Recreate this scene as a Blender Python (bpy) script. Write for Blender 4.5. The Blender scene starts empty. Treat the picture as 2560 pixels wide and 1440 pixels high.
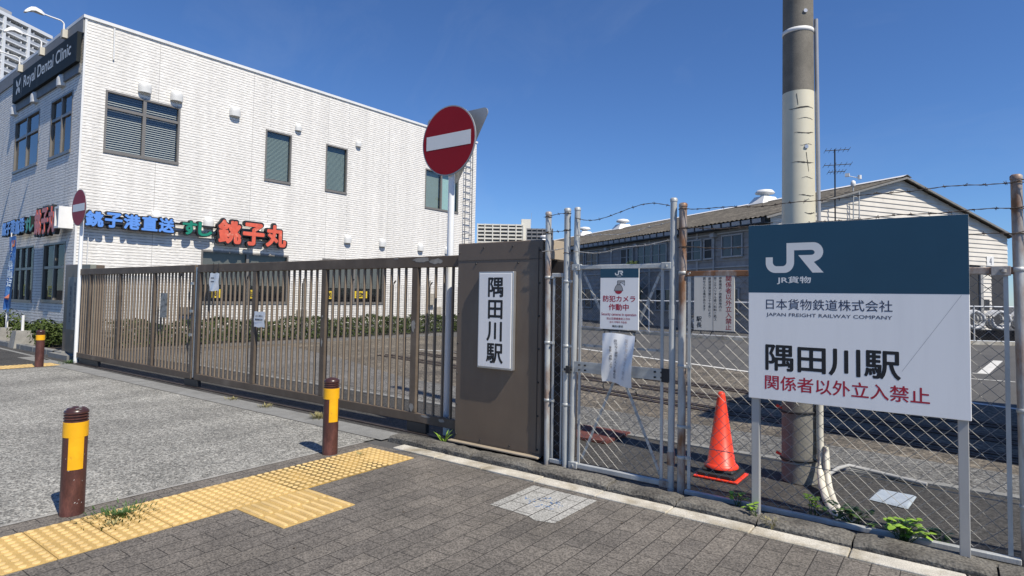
import bpy, math, random
from mathutils import Vector, Matrix
random.seed(7)
R = math.radians
scn = bpy.context.scene
col = scn.collection

# ------------------------------------------------------------------ camera
cam_data = bpy.data.cameras.new('camera')
cam = bpy.data.objects.new('camera', cam_data)
col.objects.link(cam)
cam_data.sensor_width = 36.0
cam_data.lens = 36.0 * 1504.17 / 2560.0
cam_data.shift_y = -43.0 / 2560.0
cam_data.clip_start = 0.05
cam_data.clip_end = 3000.0
_yaw, _pit, _rol = R(36.216), R(2.5235), R(0.985)
_f = Vector((-math.sin(_yaw), math.cos(_yaw), 0)); _r = Vector((math.cos(_yaw), math.sin(_yaw), 0)); _u = Vector((0, 0, 1))
_f2 = _f * math.cos(_pit) + _u * math.sin(_pit); _u2 = _u * math.cos(_pit) - _f * math.sin(_pit)
_r3 = _r * math.cos(_rol) + _u2 * math.sin(_rol); _u3 = _u2 * math.cos(_rol) - _r * math.sin(_rol)
mw = Matrix(((_r3.x, _u3.x, -_f2.x, 0), (_r3.y, _u3.y, -_f2.y, 0), (_r3.z, _u3.z, -_f2.z, 1.6), (0, 0, 0, 1)))
cam.matrix_world = mw
scn.camera = cam

# ------------------------------------------------------------------ light
SUN_EL = R(52.5)
_h = Vector((0.98, -0.205)).normalized()
sun_dir = Vector((_h.x * math.cos(SUN_EL), _h.y * math.cos(SUN_EL), math.sin(SUN_EL)))
world = bpy.data.worlds.new('World'); scn.world = world; world.use_nodes = True
wn = world.node_tree; wn.nodes.clear()
wo = wn.nodes.new('ShaderNodeOutputWorld'); wb = wn.nodes.new('ShaderNodeBackground'); ws = wn.nodes.new('ShaderNodeTexSky')
ws.sky_type = 'NISHITA'; ws.sun_disc = False; ws.sun_elevation = SUN_EL; ws.sun_rotation = math.atan2(_h.x, _h.y)
ws.altitude = 0; ws.air_density = 1.0; ws.dust_density = 0.0; ws.ozone_density = 8.0
wb.inputs['Strength'].default_value = 0.090
wt = wn.nodes.new('ShaderNodeMix'); wt.data_type = 'RGBA'; wt.blend_type = 'MULTIPLY'; wt.inputs['Factor'].default_value = 1.0; wt.inputs['B'].default_value = (0.80, 0.98, 1.22, 1)
wn.links.new(ws.outputs[0], wt.inputs['A'])
# thin cirrus
ct = wn.nodes.new('ShaderNodeTexCoord'); cm = wn.nodes.new('ShaderNodeMapping'); cm.inputs['Scale'].default_value = (2.2, 7.0, 6.0); cm.inputs['Rotation'].default_value = (0.3, 0.5, 0.9)
cn = wn.nodes.new('ShaderNodeTexNoise'); cn.inputs['Scale'].default_value = 1.1; cn.inputs['Detail'].default_value = 9; cn.inputs['Roughness'].default_value = 0.62; cn.inputs['Distortion'].default_value = 0.6
cr = wn.nodes.new('ShaderNodeMapRange'); cr.inputs['From Min'].default_value = 0.52; cr.inputs['From Max'].default_value = 0.85; cr.inputs['To Max'].default_value = 0.07
cx = wn.nodes.new('ShaderNodeMix'); cx.data_type = 'RGBA'; cx.inputs['B'].default_value = (6.0, 6.6, 7.4, 1)
wn.links.new(ct.outputs['Generated'], cm.inputs['Vector']); wn.links.new(cm.outputs[0], cn.inputs['Vector']); wn.links.new(cn.outputs['Fac'], cr.inputs['Value'])
wn.links.new(cr.outputs[0], cx.inputs['Factor']); wn.links.new(wt.outputs['Result'], cx.inputs['A']); wn.links.new(cx.outputs['Result'], wb.inputs[0]); wn.links.new(wb.outputs[0], wo.inputs[0])
sd = bpy.data.lights.new('sun', 'SUN'); sd.energy = 5.0; sd.angle = R(0.5); sd.color = (1.0, 0.93, 0.81)
so = bpy.data.objects.new('sun', sd); col.objects.link(so); so.location = (20, -10, 40)
so.rotation_euler = sun_dir.to_track_quat('Z', 'Y').to_euler()
scn.view_settings.view_transform = 'Standard'; scn.view_settings.look = 'None'
scn.view_settings.exposure = 0.18; scn.view_settings.gamma = 1.0

# ------------------------------------------------------------------ helpers
def V(*a): return Vector(a)

class MB:
    def __init__(s): s.v = []; s.f = []; s.sm = []
    def add(s, vs, fs, smooth=False):
        n = len(s.v); s.v += [tuple(x) for x in vs]; s.f += [tuple(i + n for i in f) for f in fs]; s.sm += [smooth] * len(fs)
        return s
    def box(s, x0, x1, y0, y1, z0, z1):
        return s.add([(x0,y0,z0),(x1,y0,z0),(x1,y1,z0),(x0,y1,z0),(x0,y0,z1),(x1,y0,z1),(x1,y1,z1),(x0,y1,z1)],
                     [(0,3,2,1),(4,5,6,7),(0,1,5,4),(1,2,6,5),(2,3,7,6),(3,0,4,7)])
    def bbox(s, x0, x1, y0, y1, z0, z1, b=0.005):
        # box with chamfered edges
        xs, ys, zs = (x0, x1), (y0, y1), (z0, z1)
        b = min(b, (x1-x0)/2.5, (y1-y0)/2.5, (z1-z0)/2.5)
        vs = []; idx = {}
        for i in (0, 1):
            for j in (0, 1):
                for k in (0, 1):
                    sx, sy, sz = (1, -1)[i], (1, -1)[j], (1, -1)[k]
                    for a in range(3):
                        p = [xs[i] + sx*b, ys[j] + sy*b, zs[k] + sz*b]
                        p[a] = (xs[i], ys[j], zs[k])[a]
                        idx[(i, j, k, a)] = len(vs); vs.append(tuple(p))
        fs = []
        cyc = [(0,0),(1,0),(1,1),(0,1)]
        for a in range(3):
            o = [q for q in range(3) if q != a]
            for e in (0, 1):
                f = []
                for c in cyc:
                    ijk = [0,0,0]; ijk[a] = e; ijk[o[0]] = c[0]; ijk[o[1]] = c[1]
                    f.append(idx[(*ijk, a)])
                fs.append(tuple(f))
        for a in range(3):
            o = [q for q in range(3) if q != a]
            for c in cyc:
                k0 = [0,0,0]; k0[o[0]] = c[0]; k0[o[1]] = c[1]; k1 = list(k0); k1[a] = 1
                fs.append((idx[(*k0, o[0])], idx[(*k1, o[0])], idx[(*k1, o[1])], idx[(*k0, o[1])]))
        for i in (0, 1):
            for j in (0, 1):
                for k in (0, 1):
                    fs.append((idx[(i,j,k,0)], idx[(i,j,k,1)], idx[(i,j,k,2)]))
        return s.add(vs, fs)
    def tube(s, pts, r, n=8, caps=True, smooth=True):
        pts = [Vector(p) for p in pts]; rs = r if isinstance(r, (list, tuple)) else [r] * len(pts)
        vs = []; fs = []
        for i, p in enumerate(pts):
            a = pts[max(0, i-1)]; b = pts[min(len(pts)-1, i+1)]
            t = (b - a).normalized()
            ref = Vector((0,0,1)) if abs(t.z) < 0.95 else Vector((1,0,0))
            x = t.cross(ref).normalized(); y = t.cross(x)
            for k in range(n):
                q = 2*math.pi*k/n
                vs.append(p + x*rs[i]*math.cos(q) + y*rs[i]*math.sin(q))
        for i in range(len(pts)-1):
            for k in range(n):
                fs.append((i*n+k, i*n+(k+1)%n, (i+1)*n+(k+1)%n, (i+1)*n+k))
        s.add(vs, fs, smooth)
        if caps:
            s.add(vs[:n], [tuple(range(n))[::-1]]); s.add(vs[-n:], [tuple(range(n))])
        return s
    def lathe(s, c, prof, n=24, smooth=True):
        vs = []; fs = []
        for (r, z) in prof:
            for k in range(n):
                q = 2*math.pi*k/n
                vs.append((c[0]+r*math.cos(q), c[1]+r*math.sin(q), c[2]+z))
        for i in range(len(prof)-1):
            for k in range(n):
                fs.append((i*n+k, i*n+(k+1)%n, (i+1)*n+(k+1)%n, (i+1)*n+k))
        s.add(vs, fs, smooth)
        s.add(vs[:n], [tuple(range(n))[::-1]]); s.add(vs[-n:], [tuple(range(n))])
        return s
    def prism(s, pts, o, ex, ey, d):
        # polygon pts (2D) in plane o + ex*x + ey*y, extruded along vector d
        n = len(pts); o, ex, ey, d = map(Vector, (o, ex, ey, d))
        a = [o + ex*p[0] + ey*p[1] for p in pts]; b = [p + d for p in a]
        return s.add(a + b, [tuple(range(n))[::-1], tuple(range(n, 2*n))] + [(i, (i+1) % n, n+(i+1) % n, n+i) for i in range(n)])
    def beam(s, p, q, w, h, up=(0,0,1)):
        p, q = Vector(p), Vector(q); t = (q-p).normalized(); up = Vector(up)
        x = t.cross(up).normalized()*w/2; y = x.cross(t).normalized()*h/2
        return s.add([p-x-y, p+x-y, p+x+y, p-x+y, q-x-y, q+x-y, q+x+y, q-x+y],
                     [(0,3,2,1),(4,5,6,7),(0,1,5,4),(1,2,6,5),(2,3,7,6),(3,0,4,7)])
    def quad(s, a, b, c, d): return s.add([a,b,c,d], [(0,1,2,3)])
    def poly(s, pts): return s.add(pts, [tuple(range(len(pts)))])
    def xf(s, m):
        s.v = [tuple(m @ Vector(p)) for p in s.v]; return s

def obj(name, mb, mat, parent=None, local=False):
    me = bpy.data.meshes.new(name)
    off = Vector((0,0,0))
    if parent is not None and not local:
        p = parent
        while p is not None: off += p.location; p = p.parent
    me.from_pydata([(p[0]-off.x, p[1]-off.y, p[2]-off.z) for p in mb.v], [], mb.f)
    me.polygons.foreach_set('use_smooth', mb.sm)
    import bmesh
    bm = bmesh.new(); bm.from_mesh(me); bmesh.ops.recalc_face_normals(bm, faces=bm.faces[:]); bm.to_mesh(me); bm.free()
    me.materials.append(mat)
    o = bpy.data.objects.new(name, me); col.objects.link(o)
    if parent is not None: o.parent = parent
    return o

def each(name, mb, mat, parent=None, local=False):
    # every loose piece of the mesh becomes an object of its own
    par = list(range(len(mb.v)))
    def find(i):
        while par[i] != i: par[i] = par[par[i]]; i = par[i]
        return i
    seen = {}
    for i, p in enumerate(mb.v):
        k = (round(p[0], 5), round(p[1], 5), round(p[2], 5))
        if k in seen: par[find(i)] = find(seen[k])
        else: seen[k] = i
    for f in mb.f:
        a = find(f[0])
        for i in f[1:]: par[find(i)] = a
    out = {}
    for f, sm in zip(mb.f, mb.sm): out.setdefault(find(f[0]), []).append((f, sm))
    res = []
    for fl in out.values():
        q = MB(); m = {}
        for f, sm in fl:
            for i in f:
                if i not in m: m[i] = len(q.v); q.v.append(mb.v[i])
            q.f.append(tuple(m[i] for i in f)); q.sm.append(sm)
        res.append(obj(name, q, mat, parent, local))
    return res

def tag(o, label, cat, group=None, kind=None):
    o['label'] = label; o['category'] = cat
    if group: o['group'] = group
    if kind: o['kind'] = kind
    return o

def thing(name, label, cat, loc=(0,0,0), rz=0.0, group=None):
    o = bpy.data.objects.new(name, None); col.objects.link(o); o.empty_display_size = 0.1
    o.location = loc; o.rotation_euler = (0,0,rz)
    return tag(o, label, cat, group)

def struct(name, mb, mat, label=None):
    o = obj(name, mb, mat); o['kind'] = 'structure'
    o['category'] = name.replace('_', ' ')
    if label: o['label'] = label
    return o

def copy_tree(o, parent=None):
    c = o.copy(); col.objects.link(c)
    if parent is not None: c.parent = parent
    for ch in list(o.children): copy_tree(ch, c)
    return c

# ---- lettering: outline text turned into mesh, fitted into a box of a plane
def glyph(text, extrude=0.0, offset=0.0, shear=0.0):
    c = bpy.data.curves.new('tmp', 'FONT'); c.body = text; c.extrude = extrude; c.offset = offset; c.resolution_u = 4; c.shear = shear
    o = bpy.data.objects.new('tmp', c); col.objects.link(o)
    bpy.context.view_layer.update()
    dg = bpy.context.evaluated_depsgraph_get()
    m = bpy.data.meshes.new_from_object(o.evaluated_get(dg))
    vs = [tuple(v.co) for v in m.vertices]; fs = [tuple(p.vertices) for p in m.polygons]
    bpy.data.objects.remove(o); bpy.data.curves.remove(c); bpy.data.meshes.remove(m)
    return vs, fs

def embolden(vs, fs, o):
    # heavier weight: the outline repeated a little to every side
    if abs(o) < 1e-6: return vs, fs
    n = 6 if o < 0.03 else 10
    V2 = list(vs); F2 = list(fs); m = len(vs)
    for k in range(n):
        a = 6.28318*k/n
        b = len(V2); V2 += [(v[0]+o*math.cos(a), v[1]+o*math.sin(a), v[2]+0.0021*(k+1)) for v in vs]; F2 += [tuple(i+b for i in f) for f in fs]
    return V2, F2

def letters(mb, text, x0, x1, z0, z1, place, extrude=0.0, offset=0.0, shear=0.0, skew=0.0):
    vs, fs = glyph(text, 1.0 if extrude else 0.0, 0.0, shear)
    vs, fs = embolden(vs, fs, offset)
    ax = min(v[0] for v in vs); bx = max(v[0] for v in vs); ay = min(v[1] for v in vs); by = max(v[1] for v in vs)
    sx = (x1-x0)/(bx-ax); sy = (z1-z0)/(by-ay)
    mb.add([place(x0+(v[0]-ax)*sx, z0+(v[1]-ay)*sy, (v[2]*extrude if extrude else v[2]*-0.004)) for v in vs], fs)
    return mb

def column(mb, text, xc, z1, z0, w, place, extrude=0.0, offset=0.0):
    n = len(text); p = (z1-z0)/n
    for i, ch in enumerate(text):
        vs, fs = glyph(ch, 1.0 if extrude else 0.0, 0.0)
        if not vs: continue
        vs, fs = embolden(vs, fs, offset)
        s = min(p, w)*1.0
        zc = z1 - p*(i+0.5)
        mb.add([place(xc+(v[0]-0.5)*w*1.0, zc+(v[1]-0.37)*s, (v[2]*extrude if extrude else v[2]*-0.004)) for v in vs], fs)
    return mb

# ------------------------------------------------------------------ materials
_mc = {}
def mat(name, c, rough=0.6, metal=0.0, var=0.12, scale=4.0, bump=0.0, bscale=60.0, c2=None, c2scale=2.0, c2lo=0.5, c2hi=0.65, spec=0.5, fine=0.0, fscale=150.0, stretch=(1,1,1), coat=0.0):
    if name in _mc: return _mc[name]
    m = bpy.data.materials.new(name); m.use_nodes = True; nt = m.node_tree; N = nt.nodes; L = nt.links
    b = N['Principled BSDF']; b.inputs['Roughness'].default_value = rough; b.inputs['Metallic'].default_value = metal
    b.inputs['Specular IOR Level'].default_value = spec; b.inputs['Coat Weight'].default_value = coat
    tc = N.new('ShaderNodeTexCoord'); mp = N.new('ShaderNodeMapping'); mp.inputs['Scale'].default_value = stretch
    L.new(tc.outputs['Object'], mp.inputs['Vector'])
    n1 = N.new('ShaderNodeTexNoise'); n1.inputs['Scale'].default_value = scale; n1.inputs['Detail'].default_value = 6; n1.inputs['Roughness'].default_value = 0.6
    L.new(mp.outputs[0], n1.inputs['Vector'])
    mr = N.new('ShaderNodeMapRange'); mr.inputs['From Min'].default_value = 0.3; mr.inputs['From Max'].default_value = 0.7
    mr.inputs['To Min'].default_value = 1-var; mr.inputs['To Max'].default_value = 1+var
    L.new(n1.outputs['Fac'], mr.inputs['Value'])
    base = N.new('ShaderNodeRGB'); base.outputs[0].default_value = (*c, 1)
    src = base.outputs[0]
    if c2 is not None:
        n2 = N.new('ShaderNodeTexNoise'); n2.inputs['Scale'].default_value = c2scale; n2.inputs['Detail'].default_value = 8; n2.inputs['Roughness'].default_value = 0.65
        L.new(mp.outputs[0], n2.inputs['Vector'])
        r2 = N.new('ShaderNodeMapRange'); r2.inputs['From Min'].default_value = c2lo; r2.inputs['From Max'].default_value = c2hi
        L.new(n2.outputs['Fac'], r2.inputs['Value'])
        mx = N.new('ShaderNodeMix'); mx.data_type = 'RGBA'; mx.inputs['B'].default_value = (*c2, 1)
        L.new(r2.outputs[0], mx.inputs['Factor']); L.new(src, mx.inputs['A']); src = mx.outputs['Result']
    if fine:
        n3 = N.new('ShaderNodeTexNoise'); n3.inputs['Scale'].default_value = fscale; n3.inputs['Detail'].default_value = 2
        L.new(mp.outputs[0], n3.inputs['Vector'])
        r3 = N.new('ShaderNodeMapRange'); r3.inputs['From Min'].default_value = 0.35; r3.inputs['From Max'].default_value = 0.65
        r3.inputs['To Min'].default_value = 1-fine; r3.inputs['To Max'].default_value = 1+fine
        L.new(n3.outputs['Fac'], r3.inputs['Value'])
        mm = N.new('ShaderNodeMath'); mm.operation = 'MULTIPLY'
        L.new(mr.outputs[0], mm.inputs[0]); L.new(r3.outputs[0], mm.inputs[1]); fac = mm.outputs[0]
    else: fac = mr.outputs[0]
    vm = N.new('ShaderNodeVectorMath'); vm.operation = 'SCALE'
    L.new(src, vm.inputs[0]); L.new(fac, vm.inputs['Scale']); L.new(vm.outputs[0], b.inputs['Base Color'])
    if bump:
        n4 = N.new('ShaderNodeTexNoise'); n4.inputs['Scale'].default_value = bscale; n4.inputs['Detail'].default_value = 4
        L.new(mp.outputs[0], n4.inputs['Vector'])
        bp = N.new('ShaderNodeBump'); bp.inputs['Strength'].default_value = bump; bp.inputs['Distance'].default_value = 0.01
        L.new(n4.outputs['Fac'], bp.inputs['Height']); L.new(bp.outputs[0], b.inputs['Normal'])
    _mc[name] = m
    return m

def grain(N, L, tc, sc, lo, hi, seedz=0.0):
    vo = N.new('ShaderNodeTexVoronoi'); vo.inputs['Scale'].default_value = sc; L.new(tc.outputs['Object'], vo.inputs['Vector'])
    sx = N.new('ShaderNodeSeparateColor'); L.new(vo.outputs['Color'], sx.inputs[0])
    r = N.new('ShaderNodeMapRange'); r.inputs['To Min'].default_value = lo; r.inputs['To Max'].default_value = hi; L.new(sx.outputs[0], r.inputs['Value'])
    return vo, r

def grain_mat(name, c, sc, lo, hi, c2=None, rough=0.9, bump=0.6, var=0.15):
    # stones or chips of random brightness set in a surface
    m = bpy.data.materials.new(name); m.use_nodes = True; nt = m.node_tree; N = nt.nodes; L = nt.links
    b = N['Principled BSDF']; b.inputs['Roughness'].default_value = rough
    tc = N.new('ShaderNodeTexCoord'); vo, r = grain(N, L, tc, sc, lo, hi)
    vo2, r2 = grain(N, L, tc, sc*0.43, 1-(hi-lo)*0.22, 1+(hi-lo)*0.22)
    n2 = N.new('ShaderNodeTexNoise'); n2.inputs['Scale'].default_value = 0.9; n2.inputs['Detail'].default_value = 8; n2.inputs['Roughness'].default_value = 0.65; L.new(tc.outputs['Object'], n2.inputs['Vector'])
    r3 = N.new('ShaderNodeMapRange'); r3.inputs['From Min'].default_value = 0.3; r3.inputs['From Max'].default_value = 0.7; r3.inputs['To Min'].default_value = 1-var; r3.inputs['To Max'].default_value = 1+var; L.new(n2.outputs['Fac'], r3.inputs['Value'])
    mt = N.new('ShaderNodeMapping'); mt.inputs['Scale'].default_value = (1.5, 0.16, 1.0); L.new(tc.outputs['Object'], mt.inputs['Vector'])
    n6 = N.new('ShaderNodeTexNoise'); n6.inputs['Scale'].default_value = 1.0; n6.inputs['Detail'].default_value = 5; L.new(mt.outputs[0], n6.inputs['Vector'])
    r6 = N.new('ShaderNodeMapRange'); r6.inputs['From Min'].default_value = 0.35; r6.inputs['From Max'].default_value = 0.65; r6.inputs['To Min'].default_value = 1-var*0.6; r6.inputs['To Max'].default_value = 1+var*0.4; L.new(n6.outputs['Fac'], r6.inputs['Value'])
    n7 = N.new('ShaderNodeTexNoise'); n7.inputs['Scale'].default_value = 2.6; n7.inputs['Detail'].default_value = 3; L.new(tc.outputs['Object'], n7.inputs['Vector'])
    r7 = N.new('ShaderNodeMapRange'); r7.inputs['From Min'].default_value = 0.70; r7.inputs['From Max'].default_value = 0.76; r7.inputs['To Min'].default_value = 1.0; r7.inputs['To Max'].default_value = 0.62; L.new(n7.outputs['Fac'], r7.inputs['Value'])
    m6 = N.new('ShaderNodeMath'); m6.operation = 'MULTIPLY'; L.new(r6.outputs[0], m6.inputs[0]); L.new(r7.outputs[0], m6.inputs[1])
    m8 = N.new('ShaderNodeMath'); m8.operation = 'MULTIPLY'; L.new(r2.outputs[0], m8.inputs[0]); L.new(m6.outputs[0], m8.inputs[1]); r2 = m8
    m1 = N.new('ShaderNodeMath'); m1.operation = 'MULTIPLY'; L.new(r.outputs[0], m1.inputs[0]); L.new(r2.outputs[0], m1.inputs[1])
    m2 = N.new('ShaderNodeMath'); m2.operation = 'MULTIPLY'; L.new(m1.outputs[0], m2.inputs[0]); L.new(r3.outputs[0], m2.inputs[1])
    mx = N.new('ShaderNodeMix'); mx.data_type = 'RGBA'; mx.inputs['A'].default_value = (*c, 1); mx.inputs['B'].default_value = (*(c2 or c), 1)
    sp = N.new('ShaderNodeSeparateColor'); L.new(vo.outputs['Color'], sp.inputs[0]); L.new(sp.outputs[1], mx.inputs['Factor'])
    vm = N.new('ShaderNodeVectorMath'); vm.operation = 'SCALE'; L.new(mx.outputs['Result'], vm.inputs[0]); L.new(m2.outputs[0], vm.inputs['Scale']); L.new(vm.outputs[0], b.inputs['Base Color'])
    bp = N.new('ShaderNodeBump'); bp.inputs['Strength'].default_value = bump; bp.inputs['Distance'].default_value = 0.006; bp.invert = True; L.new(vo.outputs['Distance'], bp.inputs['Height']); L.new(bp.outputs[0], b.inputs['Normal'])
    return m

def brick_mat(name, order, bw, rh, mortar, ca, cb, cm, rough=0.85, shift=(0,0), offset=0.5, bump=0.4, speck=0.5, stain=0.30, sscale=110.0):
    # order: which object axes become (u,v)
    m = bpy.data.materials.new(name); m.use_nodes = True; nt = m.node_tree; N = nt.nodes; L = nt.links
    b = N['Principled BSDF']; b.inputs['Roughness'].default_value = rough
    tc = N.new('ShaderNodeTexCoord'); sp = N.new('ShaderNodeSeparateXYZ'); cb_ = N.new('ShaderNodeCombineXYZ')
    L.new(tc.outputs['Object'], sp.inputs[0])
    for i, ax in enumerate(order):
        ad = N.new('ShaderNodeMath'); ad.operation = 'ADD'; ad.inputs[1].default_value = shift[i]
        L.new(sp.outputs[ax], ad.inputs[0]); L.new(ad.outputs[0], cb_.inputs[i])
    br = N.new('ShaderNodeTexBrick'); br.offset = offset; br.inputs['Scale'].default_value = 1.0
    br.inputs['Brick Width'].default_value = bw; br.inputs['Row Height'].default_value = rh; br.inputs['Mortar Size'].default_value = mortar
    br.inputs['Mortar Smooth'].default_value = 0.3; br.inputs['Bias'].default_value = 0.0
    br.inputs['Color1'].default_value = (*ca, 1); br.inputs['Color2'].default_value = (*cb, 1); br.inputs['Mortar'].default_value = (*cm, 1)
    L.new(cb_.outputs[0], br.inputs['Vector'])
    vo, r1 = grain(N, L, tc, sscale, 1-speck, 1+speck)
    n2 = N.new('ShaderNodeTexNoise'); n2.inputs['Scale'].default_value = 1.6; n2.inputs['Detail'].default_value = 7; n2.inputs['Roughness'].default_value = 0.65
    L.new(tc.outputs['Object'], n2.inputs['Vector'])
    r2 = N.new('ShaderNodeMapRange'); r2.inputs['From Min'].default_value = 0.3; r2.inputs['From Max'].default_value = 0.7; r2.inputs['To Min'].default_value = 1-stain; r2.inputs['To Max'].default_value = 1+stain
    L.new(n2.outputs['Fac'], r2.inputs['Value'])
    mm = N.new('ShaderNodeMath'); mm.operation = 'MULTIPLY'; L.new(r1.outputs[0], mm.inputs[0]); L.new(r2.outputs[0], mm.inputs[1])
    vm = N.new('ShaderNodeVectorMath'); vm.operation = 'SCALE'
    L.new(br.outputs['Color'], vm.inputs[0]); L.new(mm.outputs[0], vm.inputs['Scale']); L.new(vm.outputs[0], b.inputs['Base Color'])
    inv = N.new('ShaderNodeMath'); inv.operation = 'SUBTRACT'; inv.inputs[0].default_value = 1.0; L.new(br.outputs['Fac'], inv.inputs[1])
    ad = N.new('ShaderNodeMath'); ad.operation = 'MULTIPLY_ADD'; ad.inputs[1].default_value = 0.35; L.new(r1.outputs[0], ad.inputs[0]); L.new(inv.outputs[0], ad.inputs[2])
    bp = N.new('ShaderNodeBump'); bp.inputs['Strength'].default_value = bump; bp.inputs['Distance'].default_value = 0.006
    L.new(ad.outputs[0], bp.inputs['Height']); L.new(bp.outputs[0], b.inputs['Normal'])
    return m

def siding_mat():
    m = bpy.data.materials.new('white_siding'); m.use_nodes = True; nt = m.node_tree; N = nt.nodes; L = nt.links
    b = N['Principled BSDF']; b.inputs['Roughness'].default_value = 0.7
    tc = N.new('ShaderNodeTexCoord'); sp = N.new('ShaderNodeSeparateXYZ'); L.new(tc.outputs['Object'], sp.inputs[0])
    ad = N.new('ShaderNodeMath'); ad.operation = 'ADD'; L.new(sp.outputs[0], ad.inputs[0]); L.new(sp.outputs[1], ad.inputs[1])
    cv = N.new('ShaderNodeCombineXYZ'); L.new(ad.outputs[0], cv.inputs[0]); L.new(sp.outputs[2], cv.inputs[1])
    br = N.new('ShaderNodeTexBrick'); br.offset = 0.37; br.offset_frequency = 2; br.inputs['Scale'].default_value = 1.0
    br.inputs['Brick Width'].default_value = 9.0; br.inputs['Row Height'].default_value = 0.085; br.inputs['Mortar Size'].default_value = 0.0100; br.inputs['Mortar Smooth'].default_value = 0.3
    L.new(cv.outputs[0], br.inputs['Vector'])
    # chips along each course
    mp = N.new('ShaderNodeMapping'); mp.inputs['Scale'].default_value = (4.5, 4.5, 24.0); L.new(tc.outputs['Object'], mp.inputs['Vector'])
    n1 = N.new('ShaderNodeTexNoise'); n1.inputs['Scale'].default_value = 1.6; n1.inputs['Detail'].default_value = 3; L.new(mp.outputs[0], n1.inputs['Vector'])
    r1 = N.new('ShaderNodeMapRange'); r1.inputs['From Min'].default_value = 0.34; r1.inputs['From Max'].default_value = 0.52; L.new(n1.outputs['Fac'], r1.inputs['Value'])
    gr = N.new('ShaderNodeMath'); gr.operation = 'MULTIPLY'; L.new(br.outputs['Fac'], gr.inputs[0]); L.new(r1.outputs[0], gr.inputs[1])
    # panel joints every 3.03 m
    b2 = N.new('ShaderNodeTexBrick'); b2.offset = 0.0; b2.inputs['Scale'].default_value = 1.0; b2.inputs['Brick Width'].default_value = 3.03; b2.inputs['Row Height'].default_value = 40.0; b2.inputs['Mortar Size'].default_value = 0.0055
    b2.inputs['Mortar Smooth'].default_value = 0.0
    c2 = N.new('ShaderNodeCombineXYZ'); a2 = N.new('ShaderNodeMath'); a2.operation = 'ADD'; a2.inputs[1].default_value = 1.05; L.new(ad.outputs[0], a2.inputs[0]); L.new(a2.outputs[0], c2.inputs[0]); c2.inputs[1].default_value = 10.0
    L.new(c2.outputs[0], b2.inputs['Vector'])
    mxm = N.new('ShaderNodeMath'); mxm.operation = 'MAXIMUM'; L.new(gr.outputs[0], mxm.inputs[0]); L.new(b2.outputs['Fac'], mxm.inputs[1])
    n3 = N.new('ShaderNodeTexNoise'); n3.inputs['Scale'].default_value = 0.8; n3.inputs['Detail'].default_value = 6; L.new(tc.outputs['Object'], n3.inputs['Vector'])
    mx = N.new('ShaderNodeMix'); mx.data_type = 'RGBA'; mx.inputs['A'].default_value = (0.82, 0.795, 0.745, 1); mx.inputs['B'].default_value = (0.37, 0.36, 0.34, 1)
    L.new(mxm.outputs[0], mx.inputs['Factor'])
    r3 = N.new('ShaderNodeMapRange'); r3.inputs['To Min'].default_value = 0.92; r3.inputs['To Max'].default_value = 1.06; L.new(n3.outputs['Fac'], r3.inputs['Value'])
    # faint rain streaks
    m5 = N.new('ShaderNodeMapping'); m5.inputs['Scale'].default_value = (2.4, 2.4, 0.10); L.new(tc.outputs['Object'], m5.inputs['Vector'])
    n5 = N.new('ShaderNodeTexNoise'); n5.inputs['Scale'].default_value = 1.5; n5.inputs['Detail'].default_value = 6; L.new(m5.outputs[0], n5.inputs['Vector'])
    r5 = N.new('ShaderNodeMapRange'); r5.inputs['From Min'].default_value = 0.35; r5.inputs['From Max'].default_value = 0.70; r5.inputs['To Min'].default_value = 1.03; r5.inputs['To Max'].default_value = 0.90; L.new(n5.outputs['Fac'], r5.inputs['Value'])
    q5 = N.new('ShaderNodeMath'); q5.operation = 'MULTIPLY'; L.new(r3.outputs[0], q5.inputs[0]); L.new(r5.outputs[0], q5.inputs[1]); r3 = q5
    vm = N.new('ShaderNodeVectorMath'); vm.operation = 'SCALE'; L.new(mx.outputs['Result'], vm.inputs[0]); L.new(r3.outputs[0], vm.inputs['Scale'])
    L.new(vm.outputs[0], b.inputs['Base Color'])
    h = N.new('ShaderNodeMath'); h.operation = 'MULTIPLY_ADD'; h.inputs[1].default_value = -1.0; L.new(br.outputs['Fac'], h.inputs[0]); L.new(n1.outputs['Fac'], h.inputs[2])
    bp = N.new('ShaderNodeBump'); bp.inputs['Strength'].default_value = 0.75; bp.inputs['Distance'].default_value = 0.020
    L.new(h.outputs[0], bp.inputs['Height']); L.new(bp.outputs[0], b.inputs['Normal'])
    return m

def glass_mat(name, tint=(0.86,0.90,0.89), rough=0.02, base=0.10, power=4.0):
    m = bpy.data.materials.new(name); m.use_nodes = True; nt = m.node_tree; N = nt.nodes; L = nt.links
    N.clear(); o = N.new('ShaderNodeOutputMaterial'); t = N.new('ShaderNodeBsdfTransparent'); g = N.new('ShaderNodeBsdfGlossy'); mx = N.new('ShaderNodeMixShader'); lw = N.new('ShaderNodeLayerWeight')
    lw.inputs['Blend'].default_value = 0.5; pw = N.new('ShaderNodeMath'); pw.operation = 'POWER'; pw.inputs[1].default_value = power
    ma = N.new('ShaderNodeMath'); ma.operation = 'MULTIPLY_ADD'; ma.inputs[1].default_value = 0.9; ma.inputs[2].default_value = base
    t.inputs[0].default_value = (*tint, 1); g.inputs['Roughness'].default_value = rough
    L.new(lw.outputs['Facing'], pw.inputs[0]); L.new(pw.outputs[0], ma.inputs[0]); L.new(ma.outputs[0], mx.inputs[0])
    L.new(t.outputs[0], mx.inputs[1]); L.new(g.outputs[0], mx.inputs[2]); L.new(mx.outputs[0], o.inputs[0])
    return m

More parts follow.
